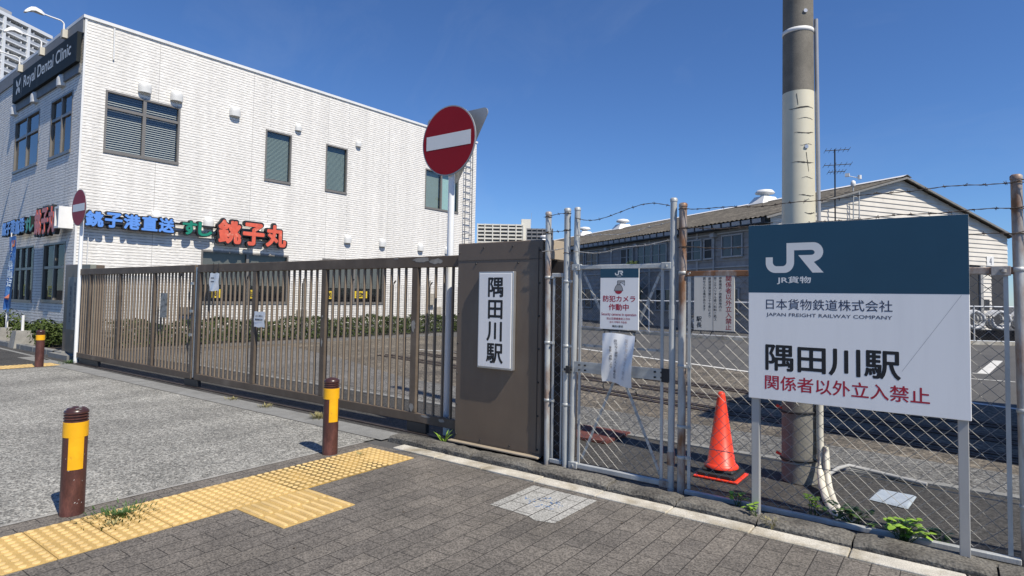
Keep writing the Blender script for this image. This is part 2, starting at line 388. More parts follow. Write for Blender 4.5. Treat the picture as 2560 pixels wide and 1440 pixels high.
def gal(name, rust, seed=0.0):
    # hot dip galvanised tube with rust runs
    return mat(name, (0.46,0.47,0.455), 0.5, 0.25, 0.16, 9.0, 0.15, 90, c2=(0.22,0.105,0.048), c2scale=3.5, c2lo=0.72-rust, c2hi=0.90-rust, stretch=(1,1,0.35))

M_siding = siding_mat()
M_white = mat('white_paint', (0.76,0.75,0.72), 0.5, var=0.07)
M_whitepole = mat('white_pole_paint', (0.82,0.83,0.82), 0.35, var=0.04)
M_coping = mat('white_coping', (0.72,0.72,0.70), 0.4, var=0.06)
M_frame = mat('bronze_frame', (0.20,0.185,0.165), 0.4, 0.2, var=0.06)
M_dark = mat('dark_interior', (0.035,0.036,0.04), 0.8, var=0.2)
M_black = mat('black_plastic', (0.018,0.018,0.02), 0.5)
M_glass = glass_mat('window_glass'); M_glassd = glass_mat('shopfront_glass', (0.72,0.75,0.74), 0.03, 0.05, 7.0)  # shopfront glass dimmed in tint and gloss, standing in for dark tree reflections
M_blind = mat('blind_slats', (0.42,0.42,0.40), 0.6, var=0.05)
M_blindgreen = mat('frosted_blind', (0.26,0.31,0.27), 0.5, var=0.06, scale=1.5)
M_teal = mat('teal_lit_curtain', (0.42,0.60,0.56), 0.5, var=0.04)
M_vent = mat('vent_hood_white', (0.62,0.62,0.60), 0.45, var=0.06)
M_steel = mat('stainless', (0.5,0.5,0.5), 0.35, 0.7, var=0.1)
M_gate = mat('brown_gate_paint', (0.118,0.089,0.064), 0.55, var=0.14, scale=6, bump=0.08, bscale=40, c2=(0.185,0.148,0.112), c2scale=1.6, c2lo=0.5, c2hi=0.75, spec=0.3)
M_bar = mat('sunlit_gate_bar_paint', (0.215,0.168,0.122), 0.6, var=0.12, scale=5, c2=(0.20,0.155,0.11), c2scale=3, c2lo=0.5, c2hi=0.7, spec=0.3)  # same brown paint as the gate, lightened to carry sunlight on the bar sides
M_pillar = mat('brown_pillar_sheet', (0.140,0.106,0.078), 0.42, var=0.12, scale=3.0, bump=0.15, bscale=3.0, c2=(0.17,0.145,0.115), c2scale=1.4, c2lo=0.52, c2hi=0.72, stretch=(1,1,0.5))
M_peel = mat('bare_primer', (0.30,0.28,0.245), 0.7, var=0.2, scale=20)
M_red = mat('sign_red', (0.27,0.006,0.010), 0.45, var=0.05, spec=0.25)
M_signwhite = mat('sign_white', (0.70,0.71,0.70), 0.4, var=0.03)
M_signback = mat('sign_back_grey', (0.36,0.37,0.37), 0.5, 0.3, var=0.06)
M_navy = mat('board_navy', (0.014,0.060,0.104), 0.35, var=0.05)
M_board = mat('board_white', (0.84,0.835,0.82), 0.38, var=0.035, scale=3, c2=(0.74,0.735,0.72), c2scale=3.0, c2lo=0.55, c2hi=0.9, stretch=(3,1,0.25))
M_ink = mat('black_lettering', (0.012,0.012,0.013), 0.5)
M_inknavy = mat('navy_lettering', (0.035,0.045,0.085), 0.5)
M_inkred = mat('red_lettering', (0.40,0.015,0.035), 0.5)
M_inkfade = mat('faded_lettering', (0.45,0.42,0.42), 0.7)
M_bollard = mat('bollard_brown', (0.080,0.031,0.026), 0.45, var=0.35, scale=11, bump=0.08, bscale=30, c2=(0.155,0.062,0.048), c2scale=6, c2lo=0.50, c2hi=0.72, stretch=(1,1,0.45), fine=0.15, fscale=120)
M_yellow = mat('reflective_yellow', (0.80,0.42,0.012), 0.32, var=0.08, scale=12, c2=(0.62,0.30,0.02), c2scale=14, c2lo=0.62, c2hi=0.7)
M_chip = mat('chipped_primer', (0.45,0.43,0.42), 0.6)
M_tactile = mat('tactile_yellow', (0.50,0.335,0.115), 0.75, var=0.16, scale=3, bump=0.15, bscale=200, c2=(0.26,0.17,0.065), c2scale=2.2, c2lo=0.55, c2hi=0.8, fine=0.18, fscale=260)
M_dome = mat('tactile_dome_yellow', (0.64,0.455,0.195), 0.75, var=0.2, scale=3, fine=0.08)
M_cone = mat('cone_red', (0.80,0.055,0.022), 0.42, var=0.06, scale=6)
M_rubber = mat('black_rubber', (0.022,0.022,0.023), 0.65, var=0.2)
M_concrete = mat('concrete', (0.27,0.26,0.235), 0.85, var=0.2, scale=5, bump=0.3, bscale=80, fine=0.15)
M_poleconc = mat('utility_pole_concrete', (0.20,0.19,0.165), 0.85, var=0.18, scale=6, bump=0.2, bscale=120, fine=0.15, fscale=90)
M_poledark = mat('pole_dark_wrap', (0.175,0.160,0.132), 0.8, var=0.2, scale=7, fine=0.15)
M_polewhite = mat('pole_white_wrap', (0.66,0.615,0.47), 0.5, var=0.07, scale=2.5, c2=(0.44,0.39,0.27), c2scale=2.2, c2lo=0.62, c2hi=0.85)
M_crack = mat('wrap_crack', (0.04,0.037,0.032), 0.8)
M_pipe = mat('cream_conduit', (0.62,0.59,0.50), 0.5, var=0.1, scale=5, c2=(0.40,0.34,0.24), c2scale=4, c2lo=0.6, c2hi=0.85)
M_gal = gal('galvanised', 0.04); M_galr = gal('galvanised_rusty', 0.17); M_galrr = gal('rusty_rail', 0.275); M_rusty = gal('very_rusty_rail', 0.37)
M_wire = mat('galvanised_wire', (0.27,0.265,0.25), 0.5, 0.2, var=0.12, scale=12)
M_barb = mat('barbed_wire', (0.075,0.058,0.048), 0.7, 0.3, var=0.3, scale=20)
M_barbb = mat('barbed_wire_bright', (0.42,0.42,0.41), 0.45, 0.5, var=0.2, scale=20)
M_paper = mat('laminated_paper', (0.72,0.74,0.76), 0.3, var=0.04)
M_wood = mat('painted_notice_board', (0.58,0.56,0.51), 0.65, var=0.07, scale=4, c2=(0.42,0.26,0.10), c2scale=2.6, c2lo=0.66, c2hi=0.82, stretch=(2.5,1,0.3))
M_leaf = mat('hedge_leaf', (0.050,0.074,0.017), 0.65, spec=0.2, var=0.45, scale=9, c2=(0.105,0.125,0.03), c2scale=14, c2lo=0.5, c2hi=0.7)
M_leaf2 = mat('weed_leaf', (0.22,0.36,0.04), 0.45, var=0.3, scale=14)
M_leafd = mat('dark_weed_leaf', (0.05,0.10,0.02), 0.5, var=0.35, scale=14)
M_dry = mat('dry_weed', (0.28,0.25,0.11), 0.8, var=0.3, scale=30)
M_twig = mat('twig', (0.10,0.075,0.05), 0.9)
M_tile = mat('warehouse_roof_sheet', (0.080,0.071,0.057), 0.9, var=0.3, scale=5, c2=(0.17,0.15,0.12), c2scale=1.3, c2lo=0.5, c2hi=0.7, fine=0.2, fscale=20)
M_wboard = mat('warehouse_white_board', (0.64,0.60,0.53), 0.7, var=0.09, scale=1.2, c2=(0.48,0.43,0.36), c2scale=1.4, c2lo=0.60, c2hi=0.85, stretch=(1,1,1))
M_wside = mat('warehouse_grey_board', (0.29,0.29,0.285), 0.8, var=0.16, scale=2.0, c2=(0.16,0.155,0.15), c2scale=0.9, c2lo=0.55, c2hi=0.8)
M_wtrim = mat('warehouse_trim', (0.40,0.41,0.41), 0.7, var=0.1)
M_apt = mat('cream_apartment', (0.72,0.69,0.60), 0.7, var=0.05)
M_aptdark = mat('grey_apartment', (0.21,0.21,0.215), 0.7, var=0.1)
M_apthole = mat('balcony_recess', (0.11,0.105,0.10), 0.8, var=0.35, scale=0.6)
M_tower = mat('tower_white', (0.70,0.72,0.74), 0.6, var=0.05)
M_towerw = mat('tower_wall', (0.33,0.34,0.36), 0.7, var=0.1, scale=0.3)
M_towerd = mat('tower_window', (0.05,0.052,0.06), 0.3, var=0.3, scale=0.5)
M_blue = mat('letter_blue', (0.115,0.28,0.70), 0.35, var=0.05)
M_green = mat('letter_green', (0.015,0.21,0.135), 0.35, var=0.05)
M_redl = mat('letter_red', (0.66,0.115,0.065), 0.4, var=0.16, scale=5, c2=(0.72,0.25,0.17), c2scale=6, c2lo=0.58, c2hi=0.66)
M_clinic = mat('clinic_sign_face', (0.016,0.020,0.021), 0.6, spec=0.15, var=0.25, scale=1.6, c2=(0.055,0.06,0.06), c2scale=1.3, c2lo=0.55, c2hi=0.85, stretch=(1,1,0.25))
M_clinict = mat('clinic_lettering', (0.62,0.65,0.65), 0.5, var=0.06)
M_plate = mat('grey_plate', (0.20,0.205,0.20), 0.5, 0.2, var=0.1)
M_sticker = mat('window_sticker_yellow', (0.72,0.52,0.03), 0.5)
M_banner = mat('banner_blue', (0.035,0.14,0.42), 0.75, var=0.2, scale=5, c2=(0.16,0.34,0.62), c2scale=4, c2lo=0.5, c2hi=0.62)
M_bannerl = mat('banner_lettering', (0.55,0.66,0.75), 0.7)
M_bannero = mat('banner_orange', (0.62,0.20,0.10), 0.7)
M_meshdark = mat('dark_mesh_wire', (0.06,0.055,0.05), 0.6, var=0.15)
M_rail = mat('rusty_rail_steel', (0.075,0.056,0.047), 0.7, 0.3, var=0.25, scale=5)
M_railing = mat('white_railing', (0.62,0.64,0.66), 0.5, var=0.06)
M_cover = mat('zinc_cover_plate', (0.50,0.56,0.60), 0.4, 0.35, var=0.14, scale=12, bump=0.4, bscale=70)
M_tarp = mat('white_wrap', (0.52,0.53,0.54), 0.5, var=0.25, scale=3)

# ground materials
M_ground = mat('yard_ground', (0.085,0.083,0.080), 0.95, var=0.2, scale=1.5, bump=0.3, bscale=120, fine=0.25, fscale=140)
M_asph = grain_mat('yard_asphalt', (0.125,0.12,0.112), 75, 0.4, 1.7, var=0.2)
M_asphd = grain_mat('dark_asphalt', (0.046,0.044,0.041), 85, 0.4, 1.7, var=0.25)
M_aggr = grain_mat('exposed_aggregate', (0.262,0.25,0.222), 84, 0.36, 1.64, (0.225,0.225,0.205), var=0.26)
M_dirt = grain_mat('tan_dirt', (0.145,0.124,0.094), 38, 0.35, 1.65, (0.095,0.082,0.064), var=0.4)
M_yconc = grain_mat('yard_exposed_aggregate', (0.108,0.104,0.094), 62, 0.3, 1.8, (0.13,0.13,0.125), var=0.2)
M_road = mat('yard_road', (0.082,0.080,0.076), 0.95, var=0.16, scale=0.5, bump=0.3, bscale=100, fine=0.2, fscale=60)
M_pave = brick_mat('grey_pavers', (1, 0), 0.30, 0.15, 0.0038, (0.148,0.132,0.112), (0.118,0.106,0.092), (0.030,0.026,0.022), shift=(0.005+3.0, 3.87+1.5))
M_whitekerb = mat('white_kerb', (0.52,0.49,0.42), 0.85, var=0.2, scale=5, bump=0.3, bscale=120, fine=0.2, c2=(0.25,0.205,0.125), c2scale=2.6, c2lo=0.46, c2hi=0.70)
M_stonekerb = mat('stone_kerb', (0.150,0.140,0.120), 0.9, var=0.35, scale=8, bump=0.9, bscale=55, fine=0.4, fscale=60, c2=(0.060,0.055,0.047), c2scale=4.0, c2lo=0.46, c2hi=0.64)
M_greykerb = mat('grey_kerb', (0.21,0.21,0.20), 0.9, var=0.18, scale=4, bump=0.4, bscale=90, fine=0.2)
M_line = mat('white_line_paint', (0.60,0.59,0.55), 0.8, var=0.2, scale=6, c2=(0.25,0.24,0.22), c2scale=7, c2lo=0.60, c2hi=0.66)
M_soil = mat('bed_soil', (0.075,0.06,0.045), 0.95, var=0.3, scale=6, bump=0.6, bscale=40)

# ------------------------------------------------------------------ ground
def sheet(name, pts, z, m, label=None):
    mb = MB(); mb.poly([(p[0], p[1], z) for p in pts])
    return struct(name, mb, m, label)
def rect(x0, x1, y0, y1): return [(x0,y0),(x1,y0),(x1,y1),(x0,y1)]
mb = MB(); mb.poly([(-1500,-1500,-0.014),(1500,-1500,-0.014),(1500,1500,-0.014),(-1500,1500,-0.014)])
struct('ground', mb, M_ground)
sheet('driveway', rect(-15.1, -5.2, -14, 4.58), 0.0, M_aggr)
sheet('sidewalk', rect(-5.17, 8, -6, 4.40), 0.0, M_pave)
sheet('street_footway', rect(-34, -15.13, -8, 5.25), 0.0, M_asphd)
sheet('gate_apron', rect(-17.6, -5.1, 4.585, 4.93), 0.004, M_greykerb)
sheet('yard_apron', [(-15.4,4.95),(3.5,4.84),(3.5,6.55),(-4.4,6.62),(-15.4,6.62)], -0.006, M_asphd)
sheet('yard_concrete', [(-16,6.62),(-4.4,6.62),(3.5,6.55),(3.5,7.3),(-4.4,7.95),(-16,8.9)], -0.006, M_yconc)
sheet('yard_dirt', [(-19,9.5),(-16,8.9),(-4.4,7.95),(3.5,7.3),(3.5,11.2),(0,12.4),(-3.9,14.25),(-9.8,16.9),(-13.5,18.4),(-17.5,18.0),(-19,16.0)], -0.006, M_dirt)
sheet('yard_road', [(3.5,11.2),(40,4),(60,60),(-60,60),(-24,26),(-19.0,20),(-19,16.0),(-17.5,18.0),(-13.5,18.4),(-9.8,16.9),(-3.9,14.25),(0,12.4)], -0.006, M_road)
sheet('yard_asphalt_patch', [(-16.5,8.2),(-10.5,7.0),(-7.0,6.9),(-7.5,7.9),(-12,9.6),(-16.5,11)], -0.002, M_asph)
sheet('hedge_lane', [(-19.2,6.5),(-18.0,6.5),(-17.2,11),(-16.8,19),(-19.2,20)], -0.002, M_asph)
# light lines: driveway edge strips, kerb line in the yard, painted lines
mb = MB(); mb.poly([(-5.215,-14,0.004),(-5.175,-14,0.004),(-5.165,4.40,0.004),(-5.205,4.40,0.004)]); mb.poly([(-15.12,-8,0.004),(-15.07,-8,0.004),(-15.07,4.55,0.004),(-15.12,4.55,0.004)])
struct('driveway_edge_strip', mb, mat('concrete_edge', (0.30,0.29,0.265), 0.9, var=0.2, scale=6, fine=0.2))
mb = MB()
mb.box(-14, 3.2, 6.58, 6.68, -0.03, 0.012)
struct('yard_kerb', mb, M_greykerb)
def stripe(mb, p, q, w, z):
    p, q = Vector((*p, 0)), Vector((*q, 0)); n = Vector((-(q-p).y, (q-p).x, 0)).normalized()*w/2
    mb.poly([(*(p-n).xy, z), (*(q-n).xy, z), (*(q+n).xy, z), (*(p+n).xy, z)])
mb = MB()
stripe(mb, (-12.0,18.0), (-3.9,14.40), 0.16, 0.0); stripe(mb, (-3.9,14.40), (1.0,12.2), 0.16, 0.0)
stripe(mb, (-1.2,18.0), (0.60,18.0), 0.12, 0.0); stripe(mb, (0.55,18.0), (1.05,22.6), 0.22, 0.0); stripe(mb, (1.05,16.6), (-1.4,16.6), 0.10, 0.0)
stripe(mb, (-13,12.9), (-8,13.6), 0.10, 0.0)
struct('painted_yard_lines', mb, M_line)
# railway tracks let into the dirt
tdir = Vector((-0.975, 0.215, 0)); tn = Vector((0.215, 0.975, 0))
mb = MB()
for s_ in (8.0, 8.28, 9.05, 9.33, 10.1, 10.35):
    a = tn*s_ - tdir*5.0; b_ = tn*s_ + tdir*14.5
    mb.beam((a.x, a.y, -0.02), (b_.x, b_.y, -0.02), 0.065, 0.062)
    mb.beam((a.x+tn.x*0.09, a.y+tn.y*0.09, -0.03), (b_.x+tn.x*0.09, b_.y+tn.y*0.09, -0.03), 0.025, 0.08)
struct('railway_rails', mb, M_rail)
# kerbs along the fence
mb = MB(); x = -4.75
while x < 4.0:
    l = 0.60; sk = 0.018*(x+1.5)
    mb.bbox(x+0.004, x+l-0.004, 4.405-0.012*(x+3), 4.565-0.012*(x+3), -0.05, 0.012+random.uniform(-0.002,0.002), 0.006); x += l
struct('white_kerb', mb, M_whitekerb)
mb = MB(); x = -5.05
while x < 4.0:
    l = random.choice((0.45,0.6,0.75,0.6)); n = 8
    h = 0.062 if x < -2.9 else 0.045
    y0, y1 = 4.60-0.012*(x+3)+random.uniform(-0.01,0.01), 4.80
    # rough hewn top
    vs = []; fs = []
    for i in range(n+1):
        xx = x+0.006+(l-0.012)*i/n; e = -0.012 if i in (0, n) else 0
        rz = [random.uniform(-0.006,0.006) for _ in range(4)]
        vs += [(xx,y0+rz[0],-0.05),(xx,y0+rz[0]+0.004,h-0.025+e+rz[1]),(xx,y0+0.03+rz[2],h+e+rz[3]),(xx,y1-0.02,h+e+rz[0]),(xx,y1,h-0.03)]
    for i in range(n):
        for k in range(4):
            a = i*5+k; fs.append((a, a+5, a+6, a+1))
    fs += [tuple(range(5)), tuple(n*5+k for k in range(5))[::-1]]
    mb.add(vs, fs); x += l
struct('stone_kerb', mb, M_stonekerb)
sheet('fence_footing', [(-5.1,4.80),(4,4.78),(4,4.96),(-5.1,4.97)], 0.003, M_stonekerb)
# kerb and planting bed at the far left
mb = MB(); x = -34
while x < -17.6:
    mb.bbox(x+0.005, x+0.99, 5.26, 5.40, -0.05, 0.13, 0.015); x += 1.0
mb.bbox(-17.6, -17.45, 5.26, 6.1, -0.05, 0.13, 0.015)
struct('bed_kerb', mb, M_greykerb)
sheet('bed_soil', rect(-34, -17.6, 5.40, 6.35), 0.07, M_soil)
sheet('footway_light_strip', [(-26,5.05),(-16.6,4.86),(-16.6,4.95),(-26,5.17)], 0.004, M_greykerb)
# square painted mark on the pavers
mb = MB(); mb.poly([(-2.895,3.72,0.0035),(-2.52,3.70,0.0035),(-2.44,3.66,0.0035),(-2.30,3.70,0.0035),(-2.29,4.32,0.0035),(-2.90,4.325,0.0035)])
M_mark = mat('worn_pavement_paint', (0.40,0.405,0.39), 0.85, var=0.1, scale=3, fine=0.35, fscale=190, c2=(0.15,0.14,0.13), c2scale=6, c2lo=0.6, c2hi=0.72)
M_mark2 = brick_mat('painted_pavers', (1, 0), 0.30, 0.15, 0.0050, (0.36,0.352,0.325), (0.315,0.31,0.285), (0.05,0.046,0.04), shift=(3.005, 5.37), speck=0.4, stain=0.15)
struct('painted_square', mb, M_mark2)
mb = MB()
for i in range(70):
    a = random.uniform(0, 6.28); r_ = random.gauss(0.11, 0.03); px, py = -2.60+r_*math.cos(a)*1.1, 4.02+r_*math.sin(a)*0.8
    s_ = random.uniform(0.006,0.014); q = random.uniform(0,3)
    mb.poly([(px+s_*math.cos(q+k*2.09)*random.uniform(0.6,1.3), py+s_*math.sin(q+k*2.09)*random.uniform(0.6,1.3), 0.0045) for k in range(3)])
struct('blue_paint_traces', mb, mat('blue_paint', (0.10,0.19,0.36), 0.8))

# tactile paving: raised yellow domes and bars on thin tiles
def tactile(y0, y1, x0=-4.945, tile=0.325):
    t = MB(); d = MB(); t2 = MB()
    y = y1
    while y > y0:
        for i in range(2):
            (t2 if 3.3 < y < 4.15 else t).bbox(x0+i*tile+0.002, x0+(i+1)*tile-0.002, y-tile+0.002, y-0.002, -0.02, 0.006+random.uniform(0,0.0015), 0.002)
            for a in range(5):
                for b in range(5):
                    cx, cy = x0+i*tile+(a+0.5)*tile/5, y-tile+(b+0.5)*tile/5
                    d.lathe((cx, cy, 0.0055), [(0.023,0),(0.0215,0.0055),(0.015,0.0080)], 10, False)
        y -= tile
    return t, d, t2
t_, d_, t2_ = tactile(-1.3, 4.29)
struct('dirty_tactile_paving', t2_, mat('dirty_tactile_yellow', (0.40,0.26,0.075), 0.85, var=0.25, scale=4, bump=0.15, bscale=200, c2=(0.075,0.058,0.025), c2scale=3.0, c2lo=0.42, c2hi=0.66, fine=0.2, fscale=200))
struct('tactile_paving', t_, M_tactile); struct('tactile_domes', d_, M_dome)
t_ = MB(); d_ = MB()
def capsule(mb, x0, x1, yc, r, z0, h):
    pts = []
    for k in range(7): q = math.pi/2 + math.pi*k/6; pts.append((x0+r+r*math.cos(q), yc+r*math.sin(q)))
    for k in range(7): q = -math.pi/2 + math.pi*k/6; pts.append((x1-r+r*math.cos(q), yc+r*math.sin(q)))
    n = len(pts); c = ((x0+x1)/2, yc)
    top = [(c[0]+(p[0]-c[0])*0.975, c[1]+(p[1]-c[1])*0.75, z0+h) for p in pts]
    mb.add([(p[0],p[1],z0) for p in pts]+top, [(i,(i+1)%n,n+(i+1)%n,n+i) for i in range(n)]+[tuple(range(n,2*n))])
for i in range(2):
    for j in range(2):
        x0, y0 = -4.29+i*0.30, 2.46+j*0.305
        t_.bbox(x0+0.001, x0+0.299, y0+0.001, y0+0.304, -0.02, 0.006, 0.002)
        for k in range(4): capsule(d_, x0+0.018, x0+0.285, y0+0.305*(k+0.5)/4, 0.0165, 0.0055, 0.008)
struct('tactile_guide_tile', t_, M_tactile); struct('tactile_guide_bars', d_, M_dome)
t_ = MB(); d_ = MB()
for j in range(14):
    y = 4.72 - j*0.3
    for i in range(2):
        t_.bbox(-15.85+i*0.3+0.002, -15.55+i*0.3-0.002, y-0.298, y-0.002, -0.02, 0.006, 0.002)
        for k in range(4): capsule(d_, -15.84+i*0.3, -15.56+i*0.3, y-0.3+0.3*(k+0.5)/4, 0.0185, 0.0055, 0.005)
struct('far_tactile_tile', t_, M_tactile); struct('far_tactile_bars', d_, M_dome)
# small scraps on the pavers
mb = MB()
for i in range(26):
    px, py, s_ = random.uniform(-4.2,0.5), random.uniform(1.2,4.3), random.uniform(0.004,0.012)
    q = random.uniform(0,3); mb.add([(px+s_*math.cos(q+k*1.57)*random.uniform(0.6,1.5), py+s_*math.sin(q+k*1.57), 0.004+0.003*(k%2)) for k in range(4)], [(0,1,2,3)])
o = obj('fallen_leaf_scraps', mb, M_twig); tag(o, 'tiny dry leaf scraps scattered on the grey pavers', 'leaf litter', kind='stuff')

# ------------------------------------------------------------------ white restaurant building
A = R(1.782)
bld = thing('restaurant_building', 'white two-storey building with fine horizontal stone siding behind the brown gate', 'building', (-19.588, 6.233, 0.0), -A)
BM = bld.matrix_basis.copy() if False else Matrix.Translation((-19.588,6.233,0)) @ Matrix.Rotation(-A, 4, 'Z')
H_, LEN, WID = 9.24, 16.65, 22.0
front_holes = [(0.58,2.63,5.58,7.37),(5.49,6.51,5.57,7.37),(7.96,8.96,5.57,7.37),(13.2,15.4,5.58,7.37),(3.44,6.53,1.25,2.96),(7.95,10.95,1.25,2.96)]
left_holes = [(0.70,2.66,5.55,7.35),(3.82,6.6,5.57,7.36),(0.69,2.70,1.24,2.97),(3.66,6.47,1.20,2.98),(9.0,11.5,5.57,7.36),(9.0,11.5,1.2,2.97)]
def wall_holes(mb, w, z0, z1, holes, P, depth):
    us = sorted({0, w, *[h[0] for h in holes], *[h[1] for h in holes]}); zs = sorted({z0, z1, *[h[2] for h in holes], *[h[3] for h in holes]})
    for i in range(len(us)-1):
        for j in range(len(zs)-1):
            c = ((us[i]+us[i+1])/2, (zs[j]+zs[j+1])/2)
            if any(h[0] < c[0] < h[1] and h[2] < c[1] < h[3] for h in holes): continue
            mb.quad(P(us[i],zs[j],0), P(us[i+1],zs[j],0), P(us[i+1],zs[j+1],0), P(us[i],zs[j+1],0))
    for a, b, c, d in holes:
        for (p, q) in (((a,c),(b,c)),((b,c),(b,d)),((b,d),(a,d)),((a,d),(a,c))):
            mb.quad(P(*p,0), P(*q,0), P(*q,depth), P(*p,depth))
PF = lambda u, z, d: (-d, u, z)
PL = lambda u, z, d: (-u, d, z)
mb = MB()
wall_holes(mb, LEN, 0.48, H_, front_holes, PF, 0.10); wall_holes(mb, WID, 0.48, H_, left_holes, PL, 0.10)
mb.quad((-WID,0,0.48),(-WID,LEN,0.48),(-WID,LEN,H_),(-WID,0,H_)); mb.quad((-WID,LEN,0.48),(0,LEN,0.48),(0,LEN,H_),(-WID,LEN,H_))
mb.quad((-WID,0,H_-0.3),(0,0,H_-0.3),(0,LEN,H_-0.3),(-WID,LEN,H_-0.3))
obj('wall', mb, M_siding, bld, True)
mb = MB(); mb.box(-WID-0.02, 0.03, -0.03, LEN+0.02, 0.40, 0.478); mb.box(-WID, 0.0, 0.001, LEN, -0.02, 0.398)
obj('plinth', mb, mat('plinth_grey', (0.30,0.305,0.30), 0.8, var=0.12), bld, True)
mb = MB(); mb.box(-0.28, 0.045, -0.045, LEN+0.045, H_+0.002, H_+0.09); mb.box(-WID, -0.28, -0.045, 0.28, H_+0.002, H_+0.09); mb.box(0.003, 0.02, -0.003, 0.05, 0.48, H_)
obj('roof_coping', mb, M_coping, bld, True)
mb = MB(); mb.box(-WID, -0.002, -0.042, -0.003, H_-0.42, H_-0.0)
obj('parapet_band', mb, mat('parapet_grey', (0.21,0.215,0.22), 0.7, var=0.1), bld, True)
mb = MB(); mb.box(-7.0, -0.12, -0.06, -0.004, 7.70, 7.98)
obj('sign_backing', mb, mat('sign_backing_grey', (0.17,0.175,0.18), 0.6, var=0.12), bld, True)
# windows
def add_window(hole, P, mull, trans, glz=None, blind=None, lower=None):
    a, b, c, d = hole; fr = MB(); pn = MB()
    def bar(u0, u1, z0, z1, d0, d1):
        p = [P(u0,z0,d0),P(u1,z0,d0),P(u1,z1,d0),P(u0,z1,d0),P(u0,z0,d1),P(u1,z0,d1),P(u1,z1,d1),P(u0,z1,d1)]
        fr.add(p, [(0,3,2,1),(4,5,6,7),(0,1,5,4),(1,2,6,5),(2,3,7,6),(3,0,4,7)])
    w = 0.055
    bar(a, b, c-0.03, c+w, -0.035, 0.09); bar(a, b, d-w, d, -0.012, 0.09); bar(a, a+w, c+w, d-w, -0.012, 0.09); bar(b-w, b, c+w, d-w, -0.012, 0.09)
    for m_ in mull: bar(m_-0.045, m_+0.045, c+w, d-w, 0.0, 0.085)
    us = [a+w, *[q for m_ in mull for q in (m_-0.045, m_+0.045)], b-w]
    for t_ in trans:
        for i in range(0, len(us), 2): bar(us[i], us[i+1], t_-0.04, t_+0.04, 0.004, 0.08)
    win = obj('window', fr, M_frame, bld, True)
    pn.quad(P(a+w,c+w,0.05), P(b-w,c+w,0.05), P(b-w,d-w,0.05), P(a+w,d-w,0.05))
    obj('pane', pn, glz or M_glass, win, True)
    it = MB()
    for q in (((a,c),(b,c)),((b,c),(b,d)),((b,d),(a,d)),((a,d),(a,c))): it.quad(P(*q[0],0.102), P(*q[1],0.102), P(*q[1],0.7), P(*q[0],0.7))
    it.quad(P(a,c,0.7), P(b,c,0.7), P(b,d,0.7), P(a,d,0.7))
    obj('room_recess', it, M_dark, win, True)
    if blind == 'fine':
        s_ = MB(); z = c+0.06
        while z < d-0.06:
            s_.quad(P(a+0.06,z,0.12), P(b-0.06,z,0.12), P(b-0.06,z+0.040,0.145), P(a+0.06,z+0.040,0.145)); z += 0.046
        obj('blind', s_, M_blindgreen, win, True)
    elif blind == 'slats':
        s_ = MB(); z = c+0.1
        while z < d-0.08:
            s_.quad(P(a+0.06,z,0.13), P(b-0.06,z,0.13), P(b-0.06,z+0.030,0.155), P(a+0.06,z+0.030,0.155)); z += 0.066
        obj('blind', s_, M_blind, win, True)
    elif blind is not None:
        s_ = MB(); lo = lower if lower is not None else c+0.05
        s_.quad(P(a+0.05,lo,0.14), P(b-0.05,lo,0.14), P(b-0.05,d-0.05,0.14), P(a+0.05,d-0.05,0.14))
        obj('blind', s_, blind, win, True)
    return win
add_window(front_holes[0], PF, [1.62], [6.88], blind='slats')
add_window(front_holes[1], PF, [], [], blind='fine'); add_window(front_holes[2], PF, [], [], blind='fine')
w4 = add_window(front_holes[3], PF, [14.25], [])
s_ = MB(); s_.quad(PF(14.3,5.65,0.14), PF(15.3,5.65,0.14), PF(15.3,7.3,0.14), PF(14.3,7.3,0.14)); obj('blind', s_, M_teal, w4, True)
s_ = MB(); s_.quad(PF(13.25,5.65,0.16), PF(14.2,5.65,0.16), PF(14.2,7.3,0.16), PF(13.25,7.3,0.16)); obj('blind', s_, M_blindgreen, w4, True)
M_shade = mat('roller_shade', (0.20,0.195,0.185), 0.7, var=0.05)
g1 = add_window(front_holes[4], PF, [5.0], [], M_glassd, blind=M_shade, lower=1.85); g2 = add_window(front_holes[5], PF, [9.45], [], M_glassd, blind=M_shade, lower=1.85)
add_window(left_holes[0], PL, [1.68], [6.72]); add_window(left_holes[1], PL, [5.2], [6.72])
l1 = add_window(left_holes[2], PL, [1.7], [2.25], M_glassd); l2 = add_window(left_holes[3], PL, [4.4,5.07,5.75], [2.25], M_glassd)
add_window(left_holes[4], PL, [10.25], [6.72]); add_window(left_holes[5], PL, [10.25], [2.25])
st = MB(); ink = MB()
for (P, u0, u1, z0, z1) in ((PF,3.85,4.13,1.42,1.70),(PF,5.08,5.42,1.40,1.70),(PF,8.15,8.5,1.42,1.72),(PF,9.52,10.15,1.46,1.74),(PL,1.85,2.28,1.38,1.70),(PL,4.55,4.8,1.38,1.75)):
    st.quad(P(u0,z0,0.045), P(u1,z0,0.045), P(u1,z1,0.045), P(u0,z1,0.045))
    sg = -1 if P is PL else 1
    uu = (u1-0.06, u0+0.06) if P is PL else (u0+0.06, u1-0.06)
    letters(ink, '送', uu[0], uu[1], z0+0.05, z1-0.05, lambda x, z, d, P=P: P(x, z, 0.043+d), offset=0.03)
so_ = each('window_sticker', st, M_sticker, bld, True)[0]; obj('sticker_lettering', ink, M_ink, so_, True)
